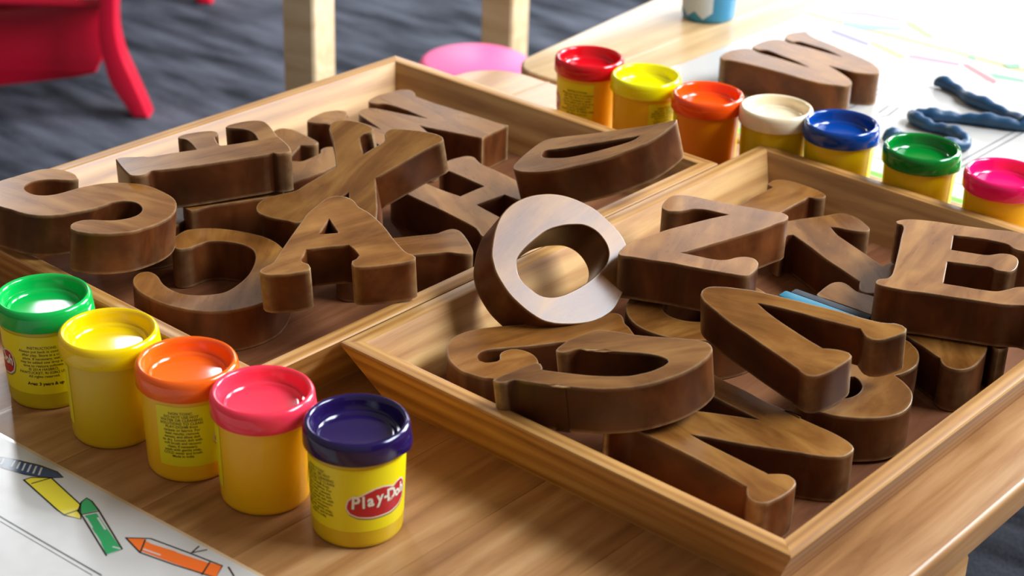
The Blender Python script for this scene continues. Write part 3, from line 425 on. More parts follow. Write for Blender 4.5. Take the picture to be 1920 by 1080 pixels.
PRINT = {'near':{'blue':([[[553.3,-924.3],[559.6,-913.4],[568.4,-891.2],[569.7,-885.5],[560.3,-879.8],[555.7,-888.2],[548.8,-908.4],[546.3,-917.0]],[[569.7,-885.5],[571.8,-877.3],[570.2,-867.9],[564.5,-873.1],[560.3,-879.8]]],[[[553.3,-924.3],[559.6,-913.4],[568.4,-891.2],[571.6,-876.4],[570.2,-867.9],[564.5,-873.1],[560.0,-879.4],[555.1,-888.8],[549.0,-908.7],[546.3,-917.0]]]),'yellow':([[[550.9,-883.7],[555.7,-883.0],[564.3,-872.9],[558.7,-834.3],[548.8,-820.2],[544.2,-830.9],[544.5,-839.1]]],[[[550.6,-884.0],[555.7,-883.0],[564.5,-873.1],[558.5,-833.8],[548.5,-819.4],[544.1,-830.7],[544.5,-839.1],[550.6,-884.0]],[[551.7,-876.6],[564.0,-873.2]],[[544.8,-831.0],[553.9,-829.2]]]),'green':([[[552.7,-828.3],[560.4,-834.8],[565.8,-836.7],[565.9,-831.3],[562.4,-819.9],[552.6,-824.0]],[[552.7,-821.2],[559.5,-817.8],[545.6,-774.4],[535.8,-776.4],[541.0,-788.6],[546.5,-804.1]]],[[[552.7,-828.3],[560.8,-835.4],[565.9,-836.9],[565.9,-831.3],[562.6,-819.8],[546.0,-774.0],[534.9,-775.2],[551.0,-821.2],[552.7,-828.3]],[[551.8,-823.6],[561.8,-818.8]]]),'orange':([[[555.3,-781.7],[563.2,-773.2],[551.7,-763.8]],[[561.3,-770.6],[564.4,-760.0],[573.5,-723.5],[563.9,-718.4],[558.3,-739.5],[552.8,-763.8]],[[574.2,-723.7],[577.0,-715.7],[566.3,-708.8],[563.7,-717.6]]],[[[555.2,-782.2],[565.4,-770.5],[571.6,-742.9],[577.2,-715.5],[566.3,-708.8],[557.4,-738.4],[551.3,-763.2],[555.2,-782.2]],[[562.2,-771.7],[551.6,-763.3]],[[574.1,-723.9],[562.7,-717.6]],[[572.7,-739.7],[580.5,-742.0]],[[574.0,-739.4],[581.6,-735.6]],[[578.9,-711.7],[575.2,-702.5]]])},'gaps':[[[560.2,-908.1],[554.9,-903.9]],[[561.5,-903.9],[555.8,-899.2]],[[562.9,-900.0],[556.9,-894.7]],[[564.5,-895.9],[558.2,-890.5]],[[566.0,-892.0],[559.8,-886.5]],[[567.3,-887.8],[561.2,-882.2]],[[556.9,-915.7],[551.8,-911.3]],[[562.4,-766.7],[566.9,-751.4]],[[567.7,-747.1],[572.1,-730.7]],[[555.2,-764.3],[558.2,-752.3]],[[551.3,-817.6],[547.6,-806.9]],[[544.5,-799.8],[540.9,-789.6]],[[543.7,-780.0],[545.4,-775.6]],[[556.8,-812.9],[552.2,-799.3]]],'nearline':[[[513.4,-871.5],[514.9,-859.0],[516.9,-819.1],[520.2,-761.3]],[[510.4,-867.0],[511.8,-854.5],[513.9,-814.9],[516.4,-765.4]]],'far':{'violet':[[[1766.3,-1021.9],[1770.9,-1017.5],[1758.2,-963.0],[1746.0,-958.4],[1755.8,-1011.7]]],'yellow':[[[1762.9,-965.0],[1766.9,-961.2],[1747.5,-909.0],[1733.5,-906.9],[1753.0,-958.2]]],'pink':[[[1752.8,-910.3],[1758.9,-904.4],[1772.0,-854.3],[1760.6,-849.8],[1744.2,-902.8]],[[1833.3,-1056.3],[1857.5,-1026.2],[1865.4,-983.1],[1855.0,-978.9],[1843.6,-1017.9],[1824.1,-1050.6]]],'red':[[[1769.9,-853.2],[1774.5,-845.7],[1747.9,-795.9],[1734.8,-793.9],[1758.1,-836.9]]],'green':[[[1762.4,-814.7],[1767.8,-809.4],[1773.5,-777.0],[1763.5,-772.0],[1753.7,-802.1]],[[1798.4,-860.2],[1805.0,-857.0],[1796.8,-846.0],[1790.3,-849.1]],[[1803.3,-818.0],[1818.7,-806.2],[1807.2,-798.8],[1795.2,-807.3]]],'sky':[[[1804.2,-1027.2],[1814.0,-1007.4],[1835.8,-966.0],[1824.7,-959.6],[1796.3,-996.7],[1792.1,-1017.9]]],'lime':[[[1859.8,-974.4],[1865.7,-968.8],[1833.8,-920.6],[1822.5,-921.3],[1845.0,-964.1]]]},'farline':[[[1621.4,-866.4],[1719.9,-873.8],[1753.0,-875.7]],[[1617.3,-859.1],[1717.4,-864.1]]],'mark':[[[1636.0,-852.2],[1636.3,-837.8],[1638.4,-824.6]],[[1566.5,-837.1],[1590.9,-840.4],[1600.5,-836.4]],[[1558.3,-829.1],[1566.7,-826.2],[1595.6,-830.4]]],'dough':[[1680.8,-835.9],[1681.1,-824.0],[1674.6,-804.5],[1657.8,-781.4],[1652.9,-758.7],[1648.0,-736.4],[1636.8,-712.8],[1631.5,-705.0],[1624.3,-709.5],[1615.1,-731.5],[1607.1,-749.8],[1598.0,-767.6],[1585.7,-783.8],[1577.2,-797.5],[1570.9,-800.9],[1560.8,-789.8],[1557.2,-772.5],[1559.7,-757.3],[1552.8,-738.6],[1542.2,-724.1],[1529.3,-724.5],[1514.3,-744.1],[1509.5,-771.1],[1508.8,-784.3],[1496.9,-791.0]],'eraser':[[200.5,1206.9,50.0],[208.3,1213.8,50.0],[215.1,1216.9,50.0],[238.8,1186.7,50.0],[266.6,1175.7,50.0]]}

# ================================================================ the setting
FLOOR_Z = -0.55
fl = box('floor', 14000, 14000, 30, MAT['carpet'], None, Matrix.Translation((0, 4, FLOOR_Z - 0.03)), 1.0)
tag(fl, 'charcoal carpet with pale streaks under the tables', kind='structure')

def wall_with_window(name, size, hole, M, label):
    (w, h), (x0, x1, z0, z1) = size, hole
    vs, fs = [], []
    for a0, a1, b0, b1 in ((-w / 2, x0, 0, h), (x1, w / 2, 0, h), (x0, x1, 0, z0), (x0, x1, z1, h)):
        k = len(vs)
        vs += [Vector((a, d, b)) for d in (0, 0.12) for a, b in ((a0, b0), (a1, b0), (a1, b1), (a0, b1))]
        fs += [tuple(k + i for i in f) for f in ((0, 1, 2, 3), (4, 7, 6, 5), (0, 4, 5, 1), (1, 5, 6, 2), (2, 6, 7, 3), (3, 7, 4, 0))]
    return tag(mesh(name, vs, fs, MAT['wall'], None, M, 0), label, kind='structure')
MAT['wall'] = plain('tan_wall', srgb(132, 116, 98), 0.8)
wall_with_window('wall_back', (6.6, 3.9), (-0.4, 2.8, 0.7, 1.9), T(0, 5.44, FLOOR_Z), 'tan classroom wall with a wide low window')
wall_with_window('wall_right', (8.0, 3.9), (-2.65, 0.95, 1.0, 3.5), T(2.34, 1.4, FLOOR_Z, -PI / 2), 'tan classroom wall with a long window opening')

# ---------------------------------------------------------------- tables
def plank_outline(v0, v1, ufront, uback, vl, vr, r, rf=0.0, left=None):
    """outline in (u, v) of one board between v0 and v1, following rounded corners"""
    def ends(v):
        hi, lo = uback, ufront
        for c, s in ((vl, 1), (vr, -1)):
            d = (v - c) * s
            if 0 <= d < r:
                hi = uback - r + math.sqrt(max(r * r - (r - d) ** 2, 0))
            if rf and 0 <= d < rf:
                lo = ufront + rf - math.sqrt(max(rf * rf - (rf - d) ** 2, 0))
        return lo, hi
    k = 14
    vs = [v0 + (v1 - v0) * (1 - math.cos(PI * i / k)) / 2 for i in range(k + 1)]
    pts = [(ends(v)[1], v) for v in vs] + [(ends(v)[0], v) for v in reversed(vs)]
    if left:
        pts = [(u, v + left(u) * (v1 - v) / (v1 - v0)) for u, v in pts]
    out = []
    for p in pts:
        if not out or (Vector(p) - Vector(out[-1])).length > 0.05:
            out.append(p)
    return out

def make_table(name, seams, ufront, uback, vl, vr, r, rf, thick, label, left=None, top=0.0, mat='table'):
    uc, vc = (ufront + uback) / 2, (vl + vr) / 2
    t = empty(name, UVM(uc, vc, -550))
    tag(t, label, 'table')
    for i, (a, b) in enumerate(zip(seams, seams[1:])):
        ol = plank_outline(a + (0.06 if i else 0), b - (0.06 if b != seams[-1] else 0), ufront, uback, vl, vr, r, rf, left if i == 0 else None)
        lp = [Vector((u, -v)) for u, v in ol]
        um, vm = uc, (a + b) / 2
        lp = [p - Vector((um, -vm)) for p in lp]
        if area(lp) < 0:
            lp.reverse()
        fac = []
        for p in lp:
            v = vm - p.y
            inner = (i > 0 and abs(v - a) < 0.5) or (b != seams[-1] and abs(v - b) < 0.5)
            fac.append(0.03 if inner else 1.0)
        vs, fs = slab(lp, -thick, 0, 4.0, fac)
        mesh('plank', vs, fs, MAT[mat], t, UVM(um, vm, top), 40)
    return t

def slab(lp, z0, z1, bev, fac):
    verts, faces, rings = [], [], []
    for d, z in ((bev, z0), (0, z0 + bev), (0, z1 - bev), (bev * .12, z1 - bev * .5), (bev * .45, z1 - bev * .12), (bev, z1)):
        full = inset(lp, d) if d else lp
        s = len(verts)
        for p, q, f in zip(lp, full, fac):
            w = p + (q - p) * f
            verts.append(Vector((w.x * MM, w.y * MM, z * MM)))
        rings.append(list(range(s, s + len(lp))))
    n = len(lp)
    for a, b in zip(rings, rings[1:]):
        for k in range(n):
            faces.append((a[k], a[(k + 1) % n], b[(k + 1) % n], b[k]))
    for r, rev in ((rings[-1], False), (rings[0], True)):
        for t in tessellate_polygon([[Vector((verts[i].x, verts[i].y, 0)) for i in r]]):
            f = tuple(r[j] for j in t)
            faces.append(f[::-1] if rev else f)
    return verts, faces

near_table = make_table('classroom_table', [-1224, -1138, -1054, -970, -886, -802, -718, -634, -550, -466, -396], 330, 1393, -1224, -396, 55, 0, 25,
                        'near birch plank table carrying the two letter trays')
for u, v in ((923, -427), (1335, -1165), (1335, -440), (480, -1165)):
    box('leg', 58, 58, 524, MAT['table'], near_table, UVM(u, v, -549), 3)
far_table = make_table('classroom_table', [-1207, -1124, -1040, -956, -872, -788, -704, -620, -536, -452, -368, -300], 1400, 2500, -1207, -300, 40, 40, 25,
                       'far birch table butted against the first, under the paper sheets and cup', left=lambda u: -0.116 * (u - 1429), mat='far_table')
for u, v in ((1480, -1150), (2420, -1250), (2420, -360), (1480, -360)):
    box('leg', 58, 58, 524, MAT['far_table'], far_table, UVM(u, v, -549), 3)

# ---------------------------------------------------------------- trays
def make_tray(uc, vc, w, d, rz, label):
    M = Matrix.Translation(uv(uc, vc)) @ Matrix.Rotation(math.radians(rz), 4, 'Z')
    t = empty('letter_tray', M)
    tag(t, label, 'tray', 'wooden letter trays')
    prof = [(24.8, 0.4), (24, 0), (1.2, 46.2), (0.2, 48.4), (1.0, 49.6), (2.6, 50), (11.6, 50), (13.2, 49.4), (14.4, 47.6), (37.5, 2.2), (36.5, 0.4)]
    for side in range(4):
        # local frame of a wall: x along the wall, y outwards
        if side % 2 == 0:
            half, dist = w / 2, d / 2
        else:
            half, dist = d / 2, w / 2
        ang = [0, PI / 2, PI, 3 * PI / 2][side]
        vs, fs = [], []
        for s in (-1, 1):
            for ins, z in prof:
                vs.append(Vector((s * (half - ins - 0.06) * MM, (-ins) * MM, z * MM)))
        n = len(prof)
        for k in range(n):
            q = (k + 1) % n
            fs.append((k, q, n + q, n + k))
        fs.append(tuple(range(n))); fs.append(tuple(range(2 * n - 1, n - 1, -1)))
        # side 0 faces far (+u), 1 faces left (-v), 2 near (-u), 3 right (+v)
        R = Matrix.Rotation(ang - PI / 2, 4, 'Z') @ Matrix.Translation((0, dist * MM, 0))
        mesh('wall', vs, fs, MAT['tray'], t, M @ R, 30)
    box('base', d - 52, w - 52, 7.0, MAT['tray_floor'], t, M @ Matrix.Translation((0, 0, 0.0008)), 0.3)
    return t
make_tray(960.0, -1010.4, 401.7, 546.2, 49.70, 'left pine tray holding the S, F, X, A and C letters')
make_tray(1034.2, -618.6, 379.0, 535.2, 49.77, 'right pine tray holding the O, Z, E, V and U letters')

# ================================================================ wooden letters
NAMES = {
 'W': ('wooden_letter_w', 'brown wooden letter W lying alone on the far paper sheet'),
 'D': ('wooden_letter_d', 'brown wooden letter D with a long narrow slot, propped on the left tray rim'),
 'F': ('wooden_letter_f', 'dark wooden letter F lying on its spine beside the S'),
 'X': ('wooden_letter_x', 'brown wooden letter X leaning in the middle of the left tray'),
 'K': ('wooden_letter_k', 'orange-brown wooden letter K with two arms showing between the F and the X'),
 'I1': ('wooden_letter_i', 'dark wooden letter I with a rounded end behind the X, by the left tray wall'),
 'M1': ('wooden_letter_m', 'wooden letter M flat in the far corner of the left tray'),
 'H': ('wooden_letter_h', 'wooden letter H flat on the left tray floor between the X and the O'),
 'A': ('wooden_letter_a', 'worn wooden letter A propped up at the front of the left tray'),
 'C': ('wooden_letter_c', 'wooden letter C lying flat behind the front dough cans'),
 'T': ('wooden_letter_t', 'wooden letter bar with a flared end sticking out from under the A'),
 'Q1': ('wooden_letter_q', 'dark rounded wooden letter mostly hidden under the S and the F'),
 'S': ('wooden_letter_s', 'big wooden letter S resting over the front rim of the left tray'),
 'O': ('wooden_letter_o', 'tilted wooden letter O with a pale shining face leaning on the tray wall'),
 'Z': ('wooden_letter_z', 'wooden letter Z on top of the pile beside the O'),
 'I2': ('wooden_letter_i', 'wooden letter stem with a flared end behind the Z, near the tray corner'),
 'K2': ('wooden_letter_k', 'wooden letter with a long diagonal leg between the Z and the E'),
 'E': ('wooden_letter_e', 'wooden letter E lying at the right edge of the photo'),
 'V': ('wooden_letter_v', 'wooden letter V pointing left in the middle of the right tray'),
 'U': ('wooden_letter_u', 'wooden letter U lying on its side over the J at the front'),
 'J': ('wooden_letter_j', 'wooden letter J with a curled hook under the U'),
 'Q2': ('wooden_letter_q', 'reddish rounded wooden letter squeezed beneath the Z'),
 'N': ('wooden_letter_n', 'wooden letter N flat in the front corner of the right tray'),
 'B': ('wooden_letter_b', 'wooden letter B with two lobes under the foot of the V'),
 'M2': ('wooden_letter_m', 'shaded wooden letter M with two feet under the E'),
 'L': ('added_light_block', 'added wooden bar under the F that blocks light and darkens the gap'),  # added filler bar, closes the light leak under the F
 'P': ('wooden_letter_p', 'small rounded wooden letter end behind the teal eraser'),
}
for key, (base, ax, nn, outline, holes) in LETTERS.items():
    nv, av = Vector(nn).normalized(), Vector(ax)
    av = (av - nv * av.dot(nv)).normalized()
    wv = nv.cross(av)
    M = Matrix((av, wv, nv)).transposed().to_4x4()
    M.translation = Vector(base) * MM
    vs, fs = extrude(smooth_loop(outline), [smooth_loop(h) for h in holes], 0, 35.0, 0.7, 1.3)
    nm, lb = NAMES[key]
    ob = mesh(nm, vs, fs, MAT['letter'], None, M, 38, True)
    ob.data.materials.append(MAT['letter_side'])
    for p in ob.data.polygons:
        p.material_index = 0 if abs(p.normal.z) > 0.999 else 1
    tag(ob, lb, 'letter', 'carved wooden alphabet letters')

# teal felt eraser standing on edge between the letters
e0, e1, e2, e3, e4 = [Vector(p) for p in PRINT['eraser']]
dirv = (e4 - e2); ln = min(dirv.length, 110.0); dirv.normalize()
side = Vector((dirv.y, -dirv.x, 0))
er = empty('felt_eraser', Matrix.Translation(Vector((e1.x, e1.y, 9)) * MM) @ Matrix.Rotation(math.atan2(dirv.y, dirv.x), 4, 'Z'))
tag(er, 'teal and grey felt eraser standing on edge behind the V', 'eraser')
box('plastic_back', ln, 11, 41, MAT['teal'], er, WM[er], 0.8, (ln / 2, -5.5, 0))
box('felt_pad', ln, 8, 41, MAT['felt'], er, WM[er], 0.8, (ln / 2 + 4, 4.2, 0))

# ================================================================ cans of modelling dough
LIDS = {'purple': (34, 18, 72), 'hot_pink': (255, 60, 84), 'orange': (255, 104, 22), 'yellow': (244, 206, 4), 'green': (6, 176, 74),
        'red': (214, 12, 28), 'lemon': (250, 238, 6), 'vermilion': (255, 84, 14), 'cream': (246, 226, 190), 'blue': (6, 62, 142), 'dark_green': (2, 122, 40), 'magenta': (252, 20, 106)}
for k, c in LIDS.items():
    MAT['lid_' + k] = plain('lid_' + k, srgb(*c), 0.13, 0.0, sss=0.12)
for k, c in {'amber': (255, 190, 0), 'yellow': (226, 186, 4), 'olive': (212, 186, 8), 'orange': (252, 140, 0)}.items():
    MAT['body_' + k] = plain('can_body_' + k, srgb(*c), 0.35, 0.1, sss=0.25)
MAT['label'] = plain('yellow_label', srgb(244, 222, 2), 0.4)
MAT['logo_red'] = plain('logo_red', srgb(190, 26, 34), 0.4)
MAT['logo_cream'] = plain('logo_cream', srgb(240, 228, 206), 0.4)
MAT['logo_grey'] = plain('logo_grey', srgb(150, 132, 70), 0.4)
MAT['print'] = plain('print_black', srgb(46, 40, 8), 0.45)

CAN_H = 78.6
lid_prof = [(31.6, 63.4), (33.4, 63.3), (34.0, 64.2), (34.0, 73.6), (33.6, 76.2), (32.5, 78.0), (31.2, 78.6), (30.0, 78.2), (29.1, 77.0), (28.4, 74.6), (27.7, 70.4), (27.0, 69.3), (25.6, 69.0), (24.9, 69.4), (24.2, 69.0), (23.2, 67.6), (22.0, 67.3), (0, 67.3)]
body_prof = [(0, 0.8), (24.5, 0.8), (26, 0), (27.8, 0.5), (28.9, 2.0), (29.3, 4.2), (31.2, 63.5), (31.2, 67.0), (0, 67.0)]
def body_r(z):
    return 29.3 + (z - 4.2) * 1.9 / 59.3

def wrap(pts, phi0, z0, dr):
    """flat label coordinates (mm) -> points on the can wall; phi = 0 faces local -y"""
    out = []
    for x, y in pts:
        z = z0 + y
        r = body_r(z) + dr
        ph = phi0 + x / 31.0
        out.append(Vector((r * math.sin(ph) * MM, -r * math.cos(ph) * MM, z * MM)))
    return out

_txt = {}
def text_flat(body, size, line=1.0, offset=0.0):
    key = (body, size, line, offset)
    if key not in _txt:
        cu = bpy.data.curves.new('glyphs', 'FONT')
        cu.body, cu.size, cu.align_x, cu.space_line, cu.offset, cu.resolution_u = body, size, 'CENTER', line, offset, 2
        ob = bpy.data.objects.new('glyphs', cu)
        C.objects.link(ob)
        bpy.context.view_layer.update()
        me = bpy.data.meshes.new_from_object(ob.evaluated_get(bpy.context.evaluated_depsgraph_get()))
        vs = [(v.co.x, v.co.y) for v in me.vertices]
        fs = [tuple(p.vertices) for p in me.polygons]
        bpy.data.objects.remove(ob); bpy.data.curves.remove(cu); bpy.data.meshes.remove(me)
        _txt[key] = (vs, fs)
    return _txt[key]

def fill_loop(lp):
    """subdivided strip fill of a closed flat outline, so that it bends around the can"""
    pts = [Vector(p) for p in lp]
    x0, x1 = min(p.x for p in pts), max(p.x for p in pts)
    n = 40
    vs, fs = [], []
    cols = []
    for i in range(n + 1):
        x = x0 + (x1 - x0) * min(max(i / n, 0.003), 0.997)
        ys = []
        for a, b in zip(pts, pts[1:] + pts[:1]):
            if (a.x - x) * (b.x - x) < 0:
                ys.append(a.y + (b.y - a.y) * (x - a.x) / (b.x - a.x))
        lo, hi = min(ys), max(ys)
        s = len(vs)
        m_ = 4
        vs += [(x, lo + (hi - lo) * j / m_) for j in range(m_ + 1)]
        cols.append(list(range(s, s + m_ + 1)))
    for a, b in zip(cols, cols[1:]):
        for j in range(len(a) - 1):
            fs.append((a[j], b[j], b[j + 1], a[j + 1]))
    return vs, fs

LOGO = [(-22, -2.5), (-21.6, 2), (-18.5, 5.2), (-13, 6.2), (-9, 8.4), (-3.5, 10.4), (2, 10.6), (7, 9.2), (10, 7.6), (14, 9.6), (18.5, 9.4), (21, 6.5), (22, 1), (20.5, -4.5), (16, -8), (8, -9.8), (-6, -9.8), (-15, -8.6), (-20, -6.2)]
def scaled(lp, d):
    lp = [Vector(p) for p in lp]
    if area(lp) < 0:
        lp.reverse()
    return inset(lp, d)

SAFE = ('NON TOXIC.\nDO NOT USE HOT\nWATER OR CLEANING\nSOLUTIONS TO CLEAN\nPLAY-DOH\u00ae from\ncarpets or fabrics. For\nbest results, remove\nexcess, and allow doh\nto dry. Loosen doh with\nsoft brush and vacuum\nclean, if necessary,\nwash with gentle soap,\nCOLD water and brush.\nMade in India')
INST = ('INSTRUCTIONS:\nAlways put back in container\nafter play. Store in a cool\nplace. If necessary, water\nmay be added one drop at a\ntime to restore softness.\n\u00a9 2014 HASBRO,\nPAWTUCKET, RI 02862 USA.\nAll rights reserved.')

def printed(name, flat, phi0, z0, dr, mat, parent, M):
    vs, fs = flat
    return mesh(name, wrap(vs, phi0, z0, dr), fs, mat, parent, M, 0)

def make_can(x, y, lid, body, logo_deg, label, marks=''):
    """logo_deg: where the printed emblem sits, 0 = towards the photographer, positive = to the right"""
    c = Vector((-x, -y)).normalized()
    M = T(x * MM, y * MM, 0.0002, math.atan2(c.x, -c.y))
    t = empty('dough_can', M)
    tag(t, label, 'can', 'cans of modelling dough')
    vs, fs = lathe(body_prof)
    mesh('body', vs, fs, MAT['body_' + body], t, M, 35)
    vs, fs = lathe(lid_prof, 96)
    ld = mesh('lid', vs, fs, MAT['lid_' + lid], t, M, 40)
    # pull tab: a thin lip swelling out of the skirt
    vs, fs, cols = [], [], []
    for i in range(17):
        s = i / 16
        ph = math.radians(46 + 44 * s)
        b = math.sin(PI * s)
        ring = [(33.9, 64.0), (34.0 + 1.9 * b, 64.2), (34.0 + 2.2 * b, 66.0 + 0.5 * b), (34.0 + 1.2 * b, 68.0 + 4 * s), (33.9, 69.4 + 5 * s)]
        k = len(vs)
        vs += [Vector((r * math.sin(ph) * MM, -r * math.cos(ph) * MM, z * MM)) for r, z in ring]
        cols.append(list(range(k, k + 5)))
    for a, b in zip(cols, cols[1:]):
        for j in range(5):
            fs.append((a[j], a[(j + 1) % 5], b[(j + 1) % 5], b[j]))
    mesh('pull_tab', vs, fs, MAT['lid_' + lid], ld, M, 50)
    # wrapped label
    lg = math.radians(logo_deg)
    half = math.radians(114)
    n = 72
    vs, fs = [], []
    for i in range(n + 1):
        ph = lg - half + 2 * half * i / n
        for z in (13.5, 59.5):
            r = body_r(z) + 0.22
            vs.append(Vector((r * math.sin(ph) * MM, -r * math.cos(ph) * MM, z * MM)))
    for i in range(n):
        fs.append((2 * i, 2 * i + 2, 2 * i + 3, 2 * i + 1))
    lb = mesh('wrap_label', vs, fs, MAT['label'], t, M, 60)
    if 'L' in marks:
        printed('emblem_shadow', fill_loop([(px + 0.5, py - 0.8) for px, py in scaled(LOGO, -1.3)]), lg, 34, 0.30, MAT['logo_grey'], lb, M)
        printed('emblem_border', fill_loop(scaled(LOGO, -0.9)), lg, 34, 0.36, MAT['logo_cream'], lb, M)
        printed('emblem', fill_loop(scaled(LOGO, 0)), lg, 34, 0.42, MAT['logo_red'], lb, M)
        vs, fs = [], []
        xs = [(-16.6, -2.6, 'P', 13.2, -0.06), (-11.2, -2.2, 'l', 12.2, 0.02), (-6.6, -1.2, 'a', 12, 0.05), (-0.4, -0.2, 'y', 12, 0.0), (4.0, 0.2, '-', 11, 0), (8.6, -0.9, 'D', 12.6, 0.06), (14.0, -0.8, 'o', 10.5, 0), (18.4, -0.4, 'h', 10.5, -0.12)]
        for gx, gy, ch, sz, rot in xs:
            gv, gf = text_flat(ch, sz, 1.0, 0.42)
            k = len(vs)
            cr_, sr_ = math.cos(rot), math.sin(rot)
            vs += [(gx + 0.82 * (cr_ * a - sr_ * b), gy + sr_ * a + cr_ * b) for a, b in gv]
            fs += [tuple(j + k for j in f) for f in gf]
        dark = printed('emblem_lettering_shadow', ([(a + 0.35, b - 0.45) for a, b in vs], fs), lg, 34, 0.46, MAT['print'], lb, M)
        printed('emblem_lettering', (vs, fs), lg, 34, 0.52, MAT['logo_cream'], lb, M)
    if 'N' in marks:
        printed('small_print', text_flat(SAFE, 2.75, 0.92, 0.035), lg - math.radians(82), 53.5, 0.34, MAT['print'], lb, M)
    if 'I' in marks:
        printed('small_print', text_flat(INST, 2.9, 0.98, 0.035), lg + math.radians(83), 50, 0.34, MAT['print'], lb, M)
        printed('age_print', text_flat('Ages: 3 years & up', 3.5, 1, 0.12), lg + math.radians(84), 21, 0.34, MAT['print'], lb, M)
    return t

make_can(-94.1, 954.5, 'purple', 'yellow', 28, 'dough can with dark purple lid, nearest of the front row', 'LN')
make_can(-157.6, 987.2, 'hot_pink', 'amber', 181, 'dough can with coral pink lid next to the purple one')
make_can(-212.7, 1023.6, 'orange', 'amber', 71, 'dough can with orange lid in the front row, small print facing out', 'LN')
make_can(-272.4, 1061.5, 'yellow', 'yellow', 180, 'plain yellow dough can with yellow lid in the front row')
make_can(-329.5, 1111.0, 'green', 'olive', -91, 'dough can with bright green lid at the left edge of the photo', 'LI')
make_can(68.2, 1658.0, 'red', 'amber', -103, 'dough can with red lid, farthest of the back row', 'LI')
make_can(121.3, 1610.7, 'lemon', 'amber', 122, 'dough can with lemon yellow lid between the red and orange ones at the back', 'LN')
make_can(176.5, 1565.6, 'vermilion', 'orange', 186, 'orange dough can with orange lid in the back row')
make_can(236.9, 1535.9, 'cream', 'yellow', 180, 'dough can with cream white lid in the back row')
make_can(291.5, 1501.9, 'blue', 'yellow', 175, 'dough can with royal blue lid in the back row')
make_can(354.1, 1449.0, 'dark_green', 'yellow', 178, 'dough can with dark green lid in the back row')
make_can(413.8, 1396.5, 'magenta', 'amber', 180, 'dough can with magenta pink lid at the right edge of the photo')

# ================================================================ printed sheets
for k, c in {'blue': (30, 58, 96), 'yellow': (228, 206, 52), 'green': (34, 150, 88), 'orange': (236, 106, 36), 'violet': (84, 70, 160), 'pink': (196, 84, 112), 'red': (206, 40, 54), 'sky': (84, 156, 200), 'lime': (112, 196, 30)}.items():
    MAT['crayon_' + k] = plain('crayon_' + k, srgb(*c), 0.4, 0.4)

def flat_poly(name, pts, mat, parent, z):
    """thin printed patch from (u, v) points"""
    lp = [Vector((u, -v)) for u, v in pts]
    if area(lp) < 0:
        lp.reverse()
    c = sum(lp, Vector((0, 0))) / len(lp)
    vs, fs = extrude([p - c for p in lp], [], 0, 0.04, 0)
    return mesh(name, vs, fs, mat, parent, UVM(c.x, -c.y, z), 0)

def ribbon_geo(lines, width):
    vs, fs = [], []
    for ln_ in lines:
        P = [Vector((u, -v)) for u, v in ln_]
        for i, p in enumerate(P):
            d = (P[min(i + 1, len(P) - 1)] - P[max(i - 1, 0)]).normalized()
            nrm = Vector((-d.y, d.x)) * width / 2
            ext = d * width * 0.4 * (-1 if i == 0 else (1 if i == len(P) - 1 else 0))
            vs += [p + nrm + ext, p - nrm + ext]
            if i:
                k = len(vs)
                fs.append((k - 4, k - 3, k - 1, k - 2))
    return vs, fs

def ribbon(name, lines, width, mat, parent, z):
    vs, fs = ribbon_geo(lines, width)
    c = sum(vs, Vector((0, 0))) / len(vs)
    return mesh(name, [Vector(((p.x - c.x) * MM, (p.y - c.y) * MM, 0)) for p in vs], fs, mat, parent, UVM(c.x, -c.y, z), 0)

def rounded_quad(corners, r):
    P = [Vector((u, -v)) for u, v in corners]
    if area(P) < 0:
        P.reverse()
    out = []
    for i, p in enumerate(P):
        a, b = (P[i - 1] - p).normalized(), (P[(i + 1) % 4] - p).normalized()
        c = p + (a + b) * r
        s, e = p + a * r, p + b * r
        for k in range(7):
            t = k / 6 * PI / 2
            out.append(c - b * r * math.cos(t) - a * r * math.sin(t))
    return out

def make_sheet(corners, label, r=5):
    lp = rounded_quad(corners, r)
    c = sum(lp, Vector((0, 0))) / len(lp)
    t = empty('laminated_sheet', UVM(c.x, -c.y, 0.05))
    tag(t, label, 'paper sheet')
    vs, fs = extrude([p - c for p in lp], [], 0, 0.3, 0)
    mesh('laminate_film', vs, fs, MAT['film'], t, WM[t], 0)
    vs, fs = extrude([p - c for p in inset(lp, 2.6)], [], 0.3, 0.5, 0)
    mesh('paper', vs, fs, MAT['paper'], t, WM[t], 0)
    return t

near_sheet = make_sheet([(572.6, -985), (589, -676), (373, -664.5), (356.6, -973.5)], 'laminated white sheet with drawn crayons at the lower left corner')
for k, (fills, lines) in PRINT['near'].items():
    for f in fills:
        p = flat_poly('printed_crayon', f, MAT['crayon_' + k], near_sheet, 0.60)
    ribbon('outline', lines, 1.15, MAT['ink'], p, 0.68)
for i, l in enumerate(PRINT['nearline']):
    ribbon('printed_rule', [l], (1.3, 0.7)[i], MAT['ink'], near_sheet, 0.62)
# white gaps left by the hand colouring
for l in PRINT['gaps']:
    ribbon('uncoloured_gap', [l], 1.3, MAT['paper'], near_sheet, 0.66)

